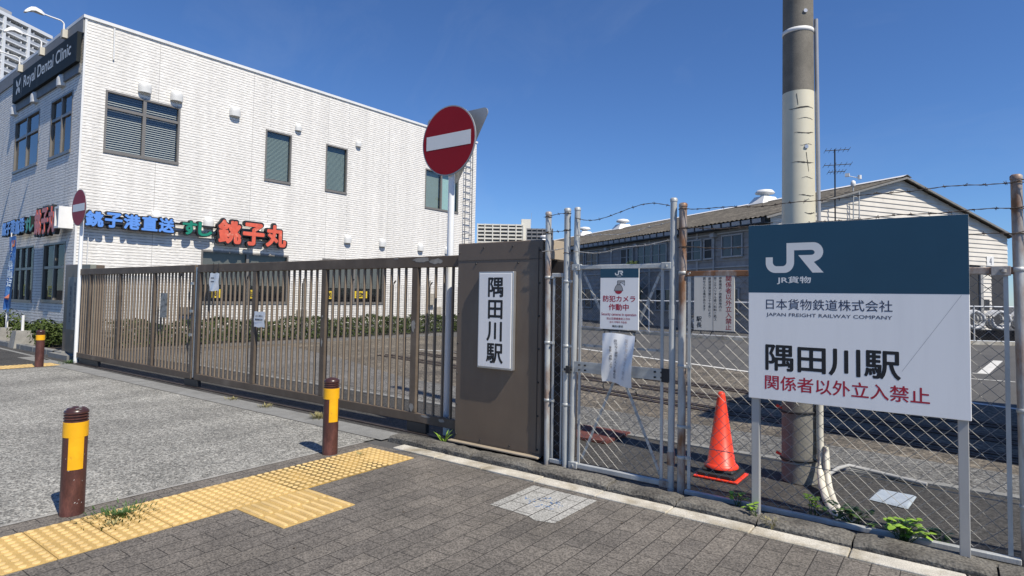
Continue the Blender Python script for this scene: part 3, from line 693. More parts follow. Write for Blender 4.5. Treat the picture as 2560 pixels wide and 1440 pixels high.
# vent hoods: half dome caps
def vent(P, u, z, w=0.36, h=0.36, dp=0.17):
    v = MB(); n = 8; rows = 6; vs = []; fs = []
    for i in range(rows+1):
        q = i/rows; hh = z - h/2 + h*q; k_ = math.sqrt(max(0, 1-max(0, (q-0.45)/0.55)**2)) if q > 0.45 else 1.0
        for j in range(n+1):
            a = math.pi*j/n
            vs.append(P(u - w/2*math.cos(a)*(0.55+0.45*k_), hh, -dp*(math.sin(a)**0.6)*k_ - 0.002))
    for i in range(rows):
        for j in range(n):
            a = i*(n+1)+j; fs.append((a, a+1, a+n+2, a+n+1))
    v.add(vs, fs, True); v.add([vs[j] for j in range(n+1)], [tuple(range(n+1))])
    return obj('vent_hood', v, M_vent, bld, True)
for u, z in ((1.58,7.72),(2.49,7.71),(4.35,7.70)): vent(PF, u, z)
for u, z in ((6.74,7.71),(9.45,7.69)): vent(PF, u, z, 0.26, 0.26, 0.12)
for u, z in ((2.05,3.85),(3.62,3.86),(5.6,3.82),(9.06,3.80),(10.81,3.79),(12.98,3.77),(14.7,3.75)): vent(PF, u, z, 0.32, 0.34, 0.15)
for u in (1.62, 4.23, 6.56): vent(PL, u, 7.80, 0.40, 0.40, 0.17)
# ladder and pipes
mb = MB()
for u in (15.72, 16.2): mb.beam((0.16,u,2.2),(0.16,u,9.7), 0.035, 0.035, (0,1,0))
z = 2.4
while z < 9.6: mb.beam((0.16,15.72,z),(0.16,16.2,z), 0.025, 0.025); z += 0.32
for z in (3.0,4.6,6.2,7.8,9.0):
    for u in (15.72,16.2): mb.beam((0.0,u,z),(0.2,u,z),0.03,0.03)
obj('ladder', mb, mat('ladder_grey', (0.25,0.25,0.25), 0.5, 0.3), bld, True)
mb = MB(); mb.tube([(0.03,0.72,9.2),(0.035,0.73,8.28)], 0.022, 8); mb.tube([(0.05,0.31,0.5),(0.05,0.31,3.2)], 0.012, 6)
each('drain_pipe', mb, M_coping, bld, True)
mb = MB()
for u, z0, z1 in ((13.5,1.2,2.3),(13.9,0.6,2.0),(6.9,0.5,1.9)): mb.box(0.002, 0.18, u, u+0.35, z0, z0+0.5); mb.tube([(0.06,u+0.1,z0+0.5),(0.06,u+0.1,z1)], 0.03, 8)
each('meter_box', mb, mat('meter_box_beige', (0.42,0.38,0.31), 0.6), bld, True)
mb = MB(); mb.box(0.003, 0.05, 1.38, 2.18, 0.64, 2.04)
obj('service_door', mb, M_white, bld, True)
mb = MB(); mb.box(0.003, 0.16, 2.84, 3.24, 0.90, 1.12)
obj('wall_box', mb, M_frame, bld, True)

# shop letters on both faces
def to_world(pl): return lambda x, z, d, off=0.0: tuple(BM @ Vector(pl(x, z, d)))
def shop_sign(label, PW, rows, rail_span, flip):
    # PW(u,z,d): d outward distance from wall (m) -> world
    sg = thing('shop_sign', label, 'shop sign', PW(rail_span[0], 3.2, 0.0))
    rl = MB()
    for z in (3.47, 3.70):
        p, q = PW(rail_span[0], z, 0.14), PW(rail_span[1], z, 0.14); rl.beam(p, q, 0.05, 0.06)
    n = 5
    for i in range(n+1):
        u = rail_span[0] + (rail_span[1]-rail_span[0])*i/n
        for z in (3.47, 3.70): rl.beam(PW(u, z, 0.0), PW(u, z, 0.20), 0.04, 0.04)
    obj('rail', rl, M_black, sg)
    for text, u0, u1, z0, z1, m, nm in rows:
        n = len(text); fr = MB(); bk = MB()
        for i, ch in enumerate(text):
            a = u0 + (u1-u0)*(i+0.03)/n; b = u0 + (u1-u0)*(i+0.97)/n
            zo = random.uniform(-0.02,0.02)
            e = 0.022*(z1-z0)/0.45
            letters(bk, ch, a-e*flip*1.6, b+e*flip*1.6, z0-e*1.6+zo, z1+e*1.6+zo, lambda x, z, d: PW(x, z, 0.235+d), extrude=0.055, offset=0.070)
            letters(fr, ch, a, b, z0+zo, z1+zo, lambda x, z, d: PW(x, z, 0.298+d), extrude=0.006, offset=0.042)
        f_ = obj(nm, bk, M_black, sg); obj('letter_face', fr, m, f_)
    return sg
PWF = lambda u, z, d: tuple(BM @ Vector((d, u, z)))
PWL = lambda u, z, d: tuple(BM @ Vector((-u, -d, z)))
shop_sign('bright blue, green and red raised shop letters on the sunlit wall above the gate', PWF,
          [('銚子港直送',0.13,2.48,3.39,3.82,M_blue,'blue_lettering'),('すし',2.69,3.64,3.36,3.79,M_green,'green_lettering'),('銚子丸',3.79,6.26,3.21,3.98,M_redl,'red_lettering')], (0.25,6.1), 1)
shop_sign('dark blue, green and red raised shop letters on the shaded street face', PWL,
          [('銚子港直送',6.2,3.62,3.36,3.80,M_blue,'blue_lettering'),('すし',3.52,2.68,3.34,3.78,M_green,'green_lettering'),('銚子丸',2.56,0.62,3.20,3.96,M_redl,'red_lettering')], (6.1,0.8), -1)
# white box frame at the end of the street letters
fb = MB()
for (u0,u1,z0,z1) in ((0.18,0.56,3.30,3.36),(0.18,0.56,3.84,3.90),(0.18,0.24,3.36,3.84),(0.50,0.56,3.36,3.84)):
    p = [PWL(u, z, d) for d in (0.0, 0.34) for (u, z) in ((u0,z0),(u1,z0),(u1,z1),(u0,z1))]
    fb.add(p, [(0,3,2,1),(4,5,6,7),(0,1,5,4),(1,2,6,5),(2,3,7,6),(3,0,4,7)])
tag(obj('sign_bracket', fb, M_white), 'open white box frame on the wall beside the red street letters', 'bracket')
# clinic sign
cs = thing('clinic_sign', 'long black clinic sign with pale lettering under the roof edge', 'clinic sign', PWL(0, 7.95, 0.0))
mb = MB(); p = [PWL(u, z, d) for d in (0.06, 0.16) for (u, z) in ((6.46,7.97),(0.02,7.97),(0.02,8.82),(6.46,8.82))]
mb.add(p, [(0,3,2,1),(4,5,6,7),(0,1,5,4),(1,2,6,5),(2,3,7,6),(3,0,4,7)]); obj('panel', mb, M_clinic, cs)
mb = MB(); letters(mb, 'Royal Dental Clinic', 5.15, 0.50, 8.14, 8.66, lambda x, z, d: PWL(x, z, 0.164+abs(d)), offset=0.012); obj('lettering', mb, M_clinict, cs)
mb = MB()
for sx in (1, -1):
    for (pts) in ([(0.02,0.0),(0.10,0.16),(0.24,0.28),(0.27,0.20),(0.20,0.05),(0.05,-0.02)], [(0.02,-0.03),(0.14,-0.05),(0.22,-0.16),(0.20,-0.26),(0.10,-0.22),(0.03,-0.10)]):
        mb.add([PWL(5.78 - sx*p_[0], 8.42 + p_[1], 0.165) for p_ in pts], [tuple(range(len(pts)))])
mb.add([PWL(5.38,8.05,0.165),PWL(5.37,8.05,0.165),PWL(5.37,8.75,0.165),PWL(5.38,8.75,0.165)], [(0,1,2,3)])
obj('butterfly_mark', mb, M_clinict, cs)
# roof lamps
for i, u in enumerate((1.39, 3.55, 5.96)):
    lt = thing('roof_lamp', ['white arm lamp on the roof edge above the last word of the clinic sign', 'white arm lamp on the roof edge, middle one above the clinic sign', 'white arm lamp on the roof edge above the butterfly mark of the clinic sign'][i], 'lamp', PWL(u, 9.1, 0.1), group='arm lamps over the clinic sign')
    mb = MB(); p0 = [PWL(uu, z, d) for d in (0.045, 0.17) for (uu, z) in ((u+0.09,8.98),(u-0.09,8.98),(u-0.09,9.22),(u+0.09,9.22))]
    mb.add(p0, [(0,3,2,1),(4,5,6,7),(0,1,5,4),(1,2,6,5),(2,3,7,6),(3,0,4,7)]); obj('bracket', mb, mat('lamp_bracket_cream', (0.55,0.52,0.44), 0.6), lt)
    mb = MB(); pts = [PWL(u,9.22,0.12),PWL(u,9.36,0.12)] + [PWL(u, 9.36+0.12*math.sin(q), 0.24-0.12*math.cos(q)) for q in (0.4,0.8,1.2,1.57)] + [PWL(u, 9.49, 0.45), PWL(u, 9.51, 0.62)]
    mb.tube(pts, 0.022, 8); obj('arm', mb, M_white, lt)
    mb = MB(); vs = []
    prof = [(0.60,9.50,0.03,0.03),(0.68,9.53,0.07,0.05),(0.82,9.56,0.095,0.055),(0.92,9.53,0.095,0.055),(1.0,9.46,0.085,0.05),(1.06,9.41,0.07,0.02)]
    for d, z, w_, h_ in prof: vs += [PWL(u-w_, z-h_, d), PWL(u+w_, z-h_, d), PWL(u+w_*0.8, z+h_, d), PWL(u-w_*0.8, z+h_, d)]
    fs = [(a*4+k, a*4+(k+1)%4, a*4+4+(k+1)%4, a*4+4+k) for a in range(len(prof)-1) for k in range(4)] + [(0,3,2,1), tuple(len(vs)-4+k for k in range(4))]
    mb.add(vs, fs); obj('lamp_head', mb, M_white, lt)

# ------------------------------------------------------------------ foliage
def leaf_cloud(mb, n, fn, size, up=0.5):
    for i in range(n):
        c, nrm = fn(); c = Vector(c)
        d = (Vector(nrm) + Vector((random.gauss(0,0.6), random.gauss(0,0.6), random.gauss(0,0.6)+up))).normalized()
        t = d.cross(Vector((random.gauss(0,1), random.gauss(0,1), random.gauss(0,1)))).normalized(); b = d.cross(t)
        s = size*random.uniform(0.6,1.35)
        p = c
        mb.add([p - t*s, p + b*s*0.42 - t*0.1*s, p + t*s + d*s*0.1, p - b*s*0.42 - t*0.1*s], [(0,1,2,3)])
# low hedge along the white building
hd = thing('hedge', 'long low clipped green hedge along the foot of the white building', 'hedge', (-19.0, 8.0, 0))
def hedge_pt():
    t = random.uniform(0.7, 16.2); q = random.random()
    top = 0.68 + 0.06*math.sin(t*2.1) + 0.05*math.sin(t*5.3)
    if q < 0.55: p = (0.95 + random.gauss(0,0.05), t, random.uniform(0.06, top)); n = (1,0,0)
    elif q < 0.92: p = (random.uniform(0.35,0.98), t, top + random.gauss(0,0.035)); n = (0,0,1)
    else: p = (random.uniform(0.4,0.9), t, random.uniform(0.1,top)); n = (0,-1,0)
    w = BM @ Vector(p); return w, (n[0], n[1], n[2])
mb = MB(); leaf_cloud(mb, 15000, hedge_pt, 0.055); obj('foliage', mb, M_leaf, hd)
mb = MB()
t = 0.8
while t < 16.2:
    for k in range(3):
        a = BM @ Vector((0.65+random.uniform(-0.1,0.1), t+random.uniform(-0.2,0.2), 0)); b = a + Vector((random.uniform(-0.15,0.2), random.uniform(-0.2,0.2), random.uniform(0.35,0.6)))
        mb.tube([a, (a+b)/2+Vector((0.03,0.02,0)), b], [0.014,0.010,0.005], 5)
    t += 0.35
obj('stem', mb, M_twig, hd)
# mesh fence between hedge and building
mf = thing('mesh_fence', 'dark welded wire mesh fence standing in front of the white building', 'fence', tuple(BM @ Vector((1.35,0.2,0))))
mb = MB(); t = 0.05
while t < 16.4: mb.beam(BM @ Vector((1.35,t,0.1)), BM @ Vector((1.35,t,2.02)), 0.005, 0.005, (1,0,0)); t += 0.10
z = 0.1
while z < 2.05: mb.beam(BM @ Vector((1.353,0.05,z)), BM @ Vector((1.353,16.4,z)), 0.005, 0.005); z += 0.12
obj('wire_mesh', mb, M_meshdark, mf)
t = 0.25
while t < 16.5:
    mb = MB(); mb.tube([BM @ Vector((1.31,t,0)), BM @ Vector((1.31,t,1.95)), BM @ Vector((1.36,t,2.08)), BM @ Vector((1.46,t,2.18))], 0.028, 8); obj('post', mb, M_meshdark, mf); t += 2.02

# shrubs in the planting bed
def shrub(x, y, h, r_, label, n=900):
    s = thing('shrub', label, 'shrub', (x, y, 0.07), group='shrubs in the street planting bed')
    lobes = [(random.gauss(0,r_*0.35), random.gauss(0,0.12), h*random.uniform(0.45,0.75), r_*random.uniform(0.35,0.55)) for _ in range(6)]
    def pt():
        L_ = random.choice(lobes); d = Vector((random.gauss(0,1),random.gauss(0,1),random.gauss(0,1))).normalized()
        p = Vector((x+L_[0], y+L_[1], L_[2])) + d*L_[3]*random.uniform(0.55,1.0); p.z = max(0.1, p.z); return p, d
    mb = MB(); leaf_cloud(mb, n, pt, 0.06); obj('foliage', mb, M_leaf, s)
    mb = MB()
    for L_ in lobes: mb.tube([(x+L_[0]*0.3,y,0.05),(x+L_[0]*0.7,y+L_[1]*0.6,L_[2]*0.6),(x+L_[0],y+L_[1],L_[2])],[0.018,0.012,0.006],5)
    obj('stem', mb, M_twig, s)
shrub(-19.3, 5.75, 0.62, 0.75, 'low green shrub in the street bed beside the far brown gate pillar', 1200)
shrub(-20.9, 5.8, 0.66, 0.8, 'low green shrub in the street bed behind the concrete flag weights', 1200)
shrub(-24.0, 5.9, 0.75, 0.9, 'taller dark shrub in the street bed by the blue banner', 1300)
# concrete weights with stub poles and banner
def flag_base(x, y, h, label):
    s = thing('flag_base', label, 'flag base', (x, y, 0), group='concrete flag bases in the street bed')
    mb = MB(); w0, w1 = 0.24, 0.18
    mb.add([(x-w0,y-w0,0.0),(x+w0,y-w0,0.0),(x+w0,y+w0,0.0),(x-w0,y+w0,0.0),(x-w1,y-w1,0.46),(x+w1,y-w1,0.46),(x+w1,y+w1,0.46),(x-w1,y+w1,0.46)], [(0,3,2,1),(4,5,6,7),(0,1,5,4),(1,2,6,5),(2,3,7,6),(3,0,4,7)])
    obj('block', mb, M_concrete, s)
    mb = MB(); mb.tube([(x,y,0.46),(x,y,h)], 0.035, 10); obj('pole_socket', mb, M_white, s)
flag_base(-20.55, 5.44, 0.88, 'pale concrete flag base with a short white stub on the bed kerb, near one')
flag_base(-22.4, 5.55, 1.0, 'pale concrete flag base under the blue banner pole, far one')
bn = thing('banner_flag', 'tall blue shop banner with white writing on a thin pole', 'banner', (-22.4, 5.55, 0.9))
mb = MB(); mb.tube([(-22.4,5.55,1.0),(-22.4,5.55,3.25)], 0.015, 8); mb.tube([(-22.42,5.55,3.12),(-21.78,5.50,3.15)], 0.010, 6); obj('pole', mb, M_white, bn)
def ban(u, v, d=0.0): # u 0..1 across, v 0..1 down
    w = 0.60*(1-0.25*v); x = -22.38 + u*w; return (x, 5.50 + 0.05*math.sin(u*7+v*5)*(0.3+v) - d, 3.12 - 2.15*v + 0.05*math.sin(u*4)*v)
mb = MB(); nu, nv = 10, 26
vs = [ban(i/nu, j/nv) for j in range(nv+1) for i in range(nu+1)]
mb.add(vs, [(j*(nu+1)+i, j*(nu+1)+i+1, (j+1)*(nu+1)+i+1, (j+1)*(nu+1)+i) for j in range(nv) for i in range(nu)], True); obj('cloth', mb, M_banner, bn)
mb = MB(); column(mb, '銚子港直送', 0.5, 0.92, 0.30, 0.45, lambda x, z, d: ban(x, 1-z, 0.008-d), offset=0.02); obj('lettering', mb, M_bannerl, bn)
mb = MB(); mb.add([ban(*p, 0.009) for p in ((0.55,0.06),(0.95,0.05),(0.9,0.13),(0.7,0.15))], [(0,1,2,3)]); mb.add([ban(*p, 0.009) for p in ((0.1,0.84),(0.5,0.78),(0.85,0.83),(0.5,0.90))], [(0,1,2,3)]); obj('emblem', mb, M_bannero, bn)

# ------------------------------------------------------------------ sliding gate
GY0, GY1 = 5.06, 5.12
def gate_leaf(x0, x1, posts, label, end_hidden=False):
    g = thing('gate_leaf', label, 'gate', (x0, 5.09, 0.0), group='brown sliding gate leaves')
    mb = MB(); mb.bbox(x0, x1, GY0, GY1, 1.93, 2.06, 0.006); obj('top_rail', mb, M_gate, g)
    mb = MB(); mb.bbox(x0, x1, GY0, GY1, 0.13, 0.235, 0.006); obj('bottom_rail', mb, M_gate, g)
    base = None
    for i, (p, w) in enumerate(posts):
        mb = MB(); mb.bbox(p-w/2, p+w/2, GY0+0.002, GY1-0.002, 0.236, 1.929, 0.004); obj('post', mb, M_gate, g)
    bar = None
    for i in range(len(posts)-1):
        a, b = posts[i][0]+posts[i][1]/2, posts[i+1][0]-posts[i+1][1]/2
        n = max(1, int(round((b-a)/0.128)) - 1); step = (b-a)/(n+1)
        for k in range(n):
            px = a + step*(k+1)
            if bar is None:
                mb = MB(); mb.bbox(px-0.010, px+0.010, GY0+0.013, GY1-0.013, 0.2345, 1.9305, 0.002); bar = obj('bar', mb, M_bar, g); bx = px
            else:
                c = bar.copy(); col.objects.link(c); c.location.x += px-bx
    return g
p1 = [(-15.53,0.07),(-14.94,0.07),(-13.43,0.085),(-11.92,0.085),(-10.43,0.085)]
p2 = [(-10.24,0.085),(-8.55,0.10),(-6.86,0.10),(-5.13,0.10),(-4.25,0.06)]
L1 = gate_leaf(-15.565, -10.385, p1, 'far brown barred gate leaf ending at the white no-entry pole')
L2 = gate_leaf(-10.285, -4.22, p2, 'near brown barred gate leaf running behind the brown station pillar')
# wear on the near leaf
def blob(mb, cx, cz, rx, rz, y, n=14):
    mb.add([(cx+rx*math.cos(6.283*k/n)*random.uniform(0.6,1.15), y, cz+rz*math.sin(6.283*k/n)*random.uniform(0.6,1.1)) for k in range(n)], [tuple(range(n))])
mb = MB()
for cx, cz, rx, rz in ((-5.02,2.02,0.16,0.03),(-4.78,2.0,0.13,0.035),(-5.45,2.045,0.05,0.01),(-5.13,0.30,0.045,0.06),(-5.13,1.25,0.035,0.08),(-6.86,0.95,0.02,0.06),(-6.86,1.3,0.02,0.02),(-4.9,0.215,0.08,0.015),(-4.65,0.20,0.06,0.02)): blob(mb, cx, cz, rx, rz, GY0-0.0015)
each('peeled_paint', mb, M_peel, L2)
mb = MB()
for z in (1.72,1.25,0.85): mb.box(-10.47, -10.385, GY0-0.02, GY0-0.001, z, z+0.045)
mb.box(-10.36,-10.32,GY0+0.01,GY1-0.01,0.16,2.02)
each('latch_plate', mb, M_steel, L1)
mb = MB(); mb.box(-10.60,-10.15,GY0,GY1,0.02,0.128); mb.box(-15.3,-14.3,GY0,GY1,0.02,0.128); mb.box(-5.2,-4.9,GY0,GY1,0.02,0.128); each('wheel_housing', mb, M_black, L2)
mb = MB(); mb.box(-15.6, -4.3, 5.05, 5.13, -0.01, 0.012)
struct('gate_track', mb, M_rail)
# notices tied to the gate
def curl_sheet(mb, x0, x1, z0, z1, y, amp, nx=8, nz=10):
    vs = [(x0+(x1-x0)*i/nx + 0.006*math.sin(j*0.9), y - amp*(0.5+0.5*math.sin(i*0.9+j*0.5))*(j/nz) , z1+(z0-z1)*j/nz + 0.006*math.sin(i*1.3)) for j in range(nz+1) for i in range(nx+1)]
    mb.add(vs, [(j*(nx+1)+i, j*(nx+1)+i+1, (j+1)*(nx+1)+i+1, (j+1)*(nx+1)+i) for j in range(nz) for i in range(nx)], True)
n1 = thing('gate_notice', 'crumpled white paper tied high on the gate by the leaf joint', 'notice', (-9.69, 5.04, 1.7), group='notices tied to the gate')
mb = MB(); curl_sheet(mb, -9.84, -9.55, 1.62, 1.91, 5.045, 0.03); obj('sheet', mb, M_paper, n1)
mb = MB(); mb.tube([(-9.76,5.05,1.9),(-9.74,5.045,2.08)],0.004,5); mb.tube([(-9.60,5.05,1.9),(-9.58,5.045,2.08)],0.004,5); each('string', mb, M_black, n1)
mb = MB()
for z in (1.82,1.76): mb.box(-9.74,-9.64,5.006,5.008,z,z+0.018)
obj('lettering', mb, M_inknavy, n1)
n2_ = thing('gate_notice', 'small white laminated notice on the second gate post', 'notice', (-8.35, 5.04, 1.1), group='notices tied to the gate')
mb = MB(); curl_sheet(mb, -8.50, -8.22, 1.09, 1.32, 5.05, 0.006); obj('sheet', mb, M_paper, n2_)
mb = MB(); letters(mb, '立入禁止', -8.46, -8.26, 1.24, 1.27, lambda x, z, d: (x, 5.041+d, z), offset=0.02); letters(mb, '関係者以外', -8.46, -8.26, 1.185, 1.215, lambda x, z, d: (x, 5.041+d, z), offset=0.03); obj('lettering', mb, M_inknavy, n2_)
n3_ = thing('gate_notice', 'weathered grey metal plate on the far gate leaf', 'notice', (-11.43, 5.04, 1.13), group='notices tied to the gate')
mb = MB(); mb.box(-11.56,-11.30,5.04,5.046,1.13,1.57); obj('plate', mb, mat('weathered_plate', (0.26,0.27,0.26), 0.7, var=0.35, scale=14, c2=(0.10,0.10,0.09), c2scale=11, c2lo=0.5, c2hi=0.6), n3_)

# ------------------------------------------------------------------ station pillar
pl = thing('gate_pillar', 'big brown sheet-metal gate pillar carrying the station light box', 'pillar', (-3.84, 4.95, 0))
mb = MB(); mb.bbox(-4.36, -3.25, 4.95, 5.42, 0.05, 2.175, 0.008); obj('body', mb, M_pillar, pl)
mb = MB(); mb.bbox(-4.40, -3.24, 4.885, 4.948, 0.045, 0.062, 0.004); obj('base_flange', mb, mat('tan_flange', (0.36,0.30,0.22), 0.6, var=0.15), pl)
mb = MB(); mb.box(-4.36, -3.25, 4.944, 4.9485, 0.075, 0.080); mb.box(-3.30,-3.295,4.944,4.9485,0.1,2.1); mb.box(-4.35,-3.26,4.946,4.949,1.985,1.99); obj('seam', mb, mat('seam_dark', (0.06,0.048,0.04), 0.6), pl)
mb = MB()
for x in (-4.31,-3.30):
    for k in range(9): mb.lathe((x, 0, 0), [(0.011,0),(0.009,0.006)], 8)
vs = []
mb = MB()
def screw(x, z):
    mb.add([(x+0.011*math.cos(k*1.047), 4.9485, z+0.011*math.sin(k*1.047)) for k in range(6)]+[(x+0.008*math.cos(k*1.047), 4.941, z+0.008*math.sin(k*1.047)) for k in range(6)], [tuple(range(6,12))]+[(k,(k+1)%6,6+(k+1)%6,6+k) for k in range(6)])
for k in range(7):
    for x in (-4.335, -3.285): screw(x, 0.12+k*0.325)
for x in (-4.0,-3.62): screw(x, 2.12); screw(x, 0.105)
for x in (-4.1,-3.55): screw(x, 1.95)
each('screw', mb, M_black, pl)
mb = MB(); mb.bbox(-3.245, -3.16, 4.97, 5.2, 1.98, 2.17, 0.004); obj('corner_bracket', mb, mat('tan_bracket', (0.40,0.33,0.24), 0.6, var=0.1), pl)
mb = MB(); mb.bbox(-3.248,-3.10,5.10,5.40,0.0,1.97,0.005); obj('side_post', mb, mat('dark_side_post', (0.05,0.042,0.038), 0.7, var=0.2), pl)
sb = thing('station_sign', 'white vertical light box with black station characters on the brown pillar', 'sign', (-3.80, 4.90, 0.86))
BY = 4.895
mb = MB(); mb.bbox(-4.02, -3.565, BY+0.002, 4.9475, 0.862, 1.862, 0.006); obj('case', mb, M_steel, sb)
mb = MB(); mb.bbox(-4.003, -3.582, BY-0.006, BY+0.0015, 0.882, 1.845, 0.003); obj('face', mb, M_board, sb)
mb = MB(); column(mb, '隅田川駅', -3.785, 1.815, 0.915, 0.220, lambda x, z, d: (x, BY-0.0068+d, z), offset=0.024); obj('lettering', mb, M_ink, sb)
# far gate pillar with its plate
lp = thing('gate_pillar', 'narrow brown gate pillar at the far end of the gate behind the white pole', 'pillar', (-16.9, 5.37, 0))
mb = MB(); mb.bbox(-17.35, -16.35, 5.37, 5.85, 0.0, 2.20, 0.01); obj('body', mb, M_pillar, lp)
mb = MB(); mb.bbox(-16.35+0.003, -15.62, 5.30, 5.42, 0.02, 2.18, 0.01); obj('guide_post', mb, mat('olive_grey_post', (0.21,0.22,0.185), 0.6, var=0.1), lp)
ls = thing('warning_plate', 'grey vertical warning plate on the far narrow gate pillar', 'sign', (-16.8, 5.36, 0.7))
mb = MB(); mb.box(-17.08, -16.50, 5.352, 5.3675, 0.66, 1.90); obj('plate', mb, M_plate, ls)
mb = MB(); column(mb, '関係者以外ノ車両立入', -16.63, 1.78, 0.72, 0.115, lambda x, z, d: (x, 5.350+d, z), offset=0.015); column(mb, '無断立入ノ禁止', -16.88, 1.70, 0.82, 0.115, lambda x, z, d: (x, 5.350+d, z), offset=0.015); obj('lettering', mb, M_inknavy, ls)
mb = MB(); mb.box(-17.4,-16.2,5.12,5.36,0.0,0.10)
struct('pillar_footing', mb, M_greykerb)

# ------------------------------------------------------------------ no-entry signs
def no_entry(px, py, zc, r_, top, label, tri):
    s = thing('no_entry_sign', label, 'road sign', (px, py, 0), group='no-entry signs at the gate')
    mb = MB(); mb.tube([(px,py,0),(px,py,top)], 0.038, 16); obj('pole', mb, M_whitepole, s)
    yf = py-0.075
    def disc(mb, rr, y0, y1, n=48):
        a = [(px+rr*math.cos(6.2832*k/n), y0, zc+rr*math.sin(6.2832*k/n)) for k in range(n)]; b = [(p[0], y1, p[2]) for p in a]
        mb.add(a+b, [tuple(range(n))[::-1], tuple(range(n,2*n))]+[(k,(k+1)%n,n+(k+1)%n,n+k) for k in range(n)])
    mb = MB(); disc(mb, r_, yf, yf+0.014); plate = obj('sign_plate', mb, M_signback, s)
    mb = MB(); disc(mb, r_*0.965, yf-0.0025, yf-0.0005); obj('red_face', mb, M_red, plate)
    mb = MB(); mb.box(px-r_*0.835, px+r_*0.835, yf-0.0045, yf-0.003, zc-r_*0.20, zc+r_*0.20); obj('white_bar', mb, M_signwhite, plate)
    mb = MB(); mb.box(px-0.06, px+0.06, yf+0.015, py, zc+0.10, zc+0.14); mb.box(px-0.06, px+0.06, yf+0.015, py, zc-0.18, zc-0.14); each('clamp', mb, M_signback, s)
    if tri:
        yb = py+0.06; pts = []
        for cx, cz, a0 in ((-0.42,0.30,90),(0.0,-0.43,210),(0.42,0.30,330)):
            for k in range(7):
                q = R(a0 + 120 - k*20) if False else R(a0 + 120 - 20*(6-k) if False else a0 + 20*k)
                pts.append((cx+0.055*math.cos(q), cz+0.055*math.sin(q)))
        mb = MB(); mb.prism(pts, (px,yb,zc), (1,0,0), (0,0,1), (0,0.012,0)); obj('stop_plate', mb, M_signback, s)
no_entry(-4.74, 5.24, 3.42, 0.415, 3.75, 'large red and white no-entry disc standing above the gate beside the brown pillar', True)
no_entry(-15.50, 5.06, 3.41, 0.405, 3.75, 'smaller looking no-entry disc at the far end of the gate against the white wall', False)

# ------------------------------------------------------------------ bollards
def bollard(x, y, label, patch=None, worn=False):
    s = thing('bollard', label, 'bollard', (x, y, 0), group='brown bollards on the driveway edges')
    r_ = 0.0755
    mb = MB(); prof = [(r_,0),(r_,0.665)]
    z = 0.665
    for k in range(3): prof += [(r_*0.86,z+0.002),(r_*0.86,z+0.010),(r_*1.01,z+0.012),(r_*1.01,z+0.020)]; z += 0.020
    obj('post', MB().lathe((x,y,0), prof, 64, False), M_bollard, s)
    cap = [(r_*1.01,0.7255),(r_*0.98,0.735),(r_*0.75,0.751),(r_*0.4,0.760),(0.01,0.763)]
    obj('cap', MB().lathe((x,y,0), cap, 32), mat('bollard_cap_brown', (0.052,0.024,0.022), 0.3, var=0.15), s)
    obj('reflective_band', MB().lathe((x,y,0), [(r_+0.0005,0.55),(r_+0.0025,0.551),(r_+0.0025,0.655),(r_+0.0005,0.656)], 64, False), M_yellow, s)
    if patch is not None:
        mb = MB(); n = 10; rr = r_+0.002; a0, a1 = R(patch-36), R(patch+36)
        vs = [(x+rr*math.cos(a0+(a1-a0)*i/n), y+rr*math.sin(a0+(a1-a0)*i/n), zz) for zz in (0.325, 0.552) for i in range(n+1)]
        mb.add(vs, [(i,i+1,n+2+i,n+1+i) for i in range(n)], True); obj('reflective_patch', mb, M_yellow, s)
    if worn:
        mb = MB()
        for k in range(16):
            q = random.uniform(-2.6,1.9); rad = random.uniform(0.35,0.95)*r_; zz = 0.7262+0.038*math.sqrt(max(0,1-(rad/(r_*1.03))**2))+0.0006
            pts = [(x+rad*math.cos(q)+random.uniform(0.004,0.018)*math.cos(t), y+rad*math.sin(q)+random.uniform(0.004,0.018)*math.sin(t), zz) for t in (0,1.2,2.4,3.6,5)]
            mb.add(pts, [tuple(range(5))])
        for k in range(12):
            q = R(random.uniform(-70,40)); zz = random.uniform(0.08,0.54); w_ = random.uniform(0.05,0.16); h_ = random.uniform(0.002,0.006)
            mb.add([(x+(r_+0.0012)*math.cos(q+a), y+(r_+0.0012)*math.sin(q+a), zz+b) for a, b in ((0,0),(w_,0.003),(w_*0.9,h_+0.003),(0.02,h_))], [(0,1,2,3)])
        obj('paint_chips', mb, M_chip, s)
bollard(-5.105, 1.69, 'brown bollard with yellow band and chipped scuffed cap beside a grass tuft', -12, True)
bollard(-5.068, 3.875, 'brown bollard with yellow band at the end of the yellow tactile strip', -15)
bollard(-15.24, 4.34, 'distant brown bollard with a single yellow ring on the far driveway edge')

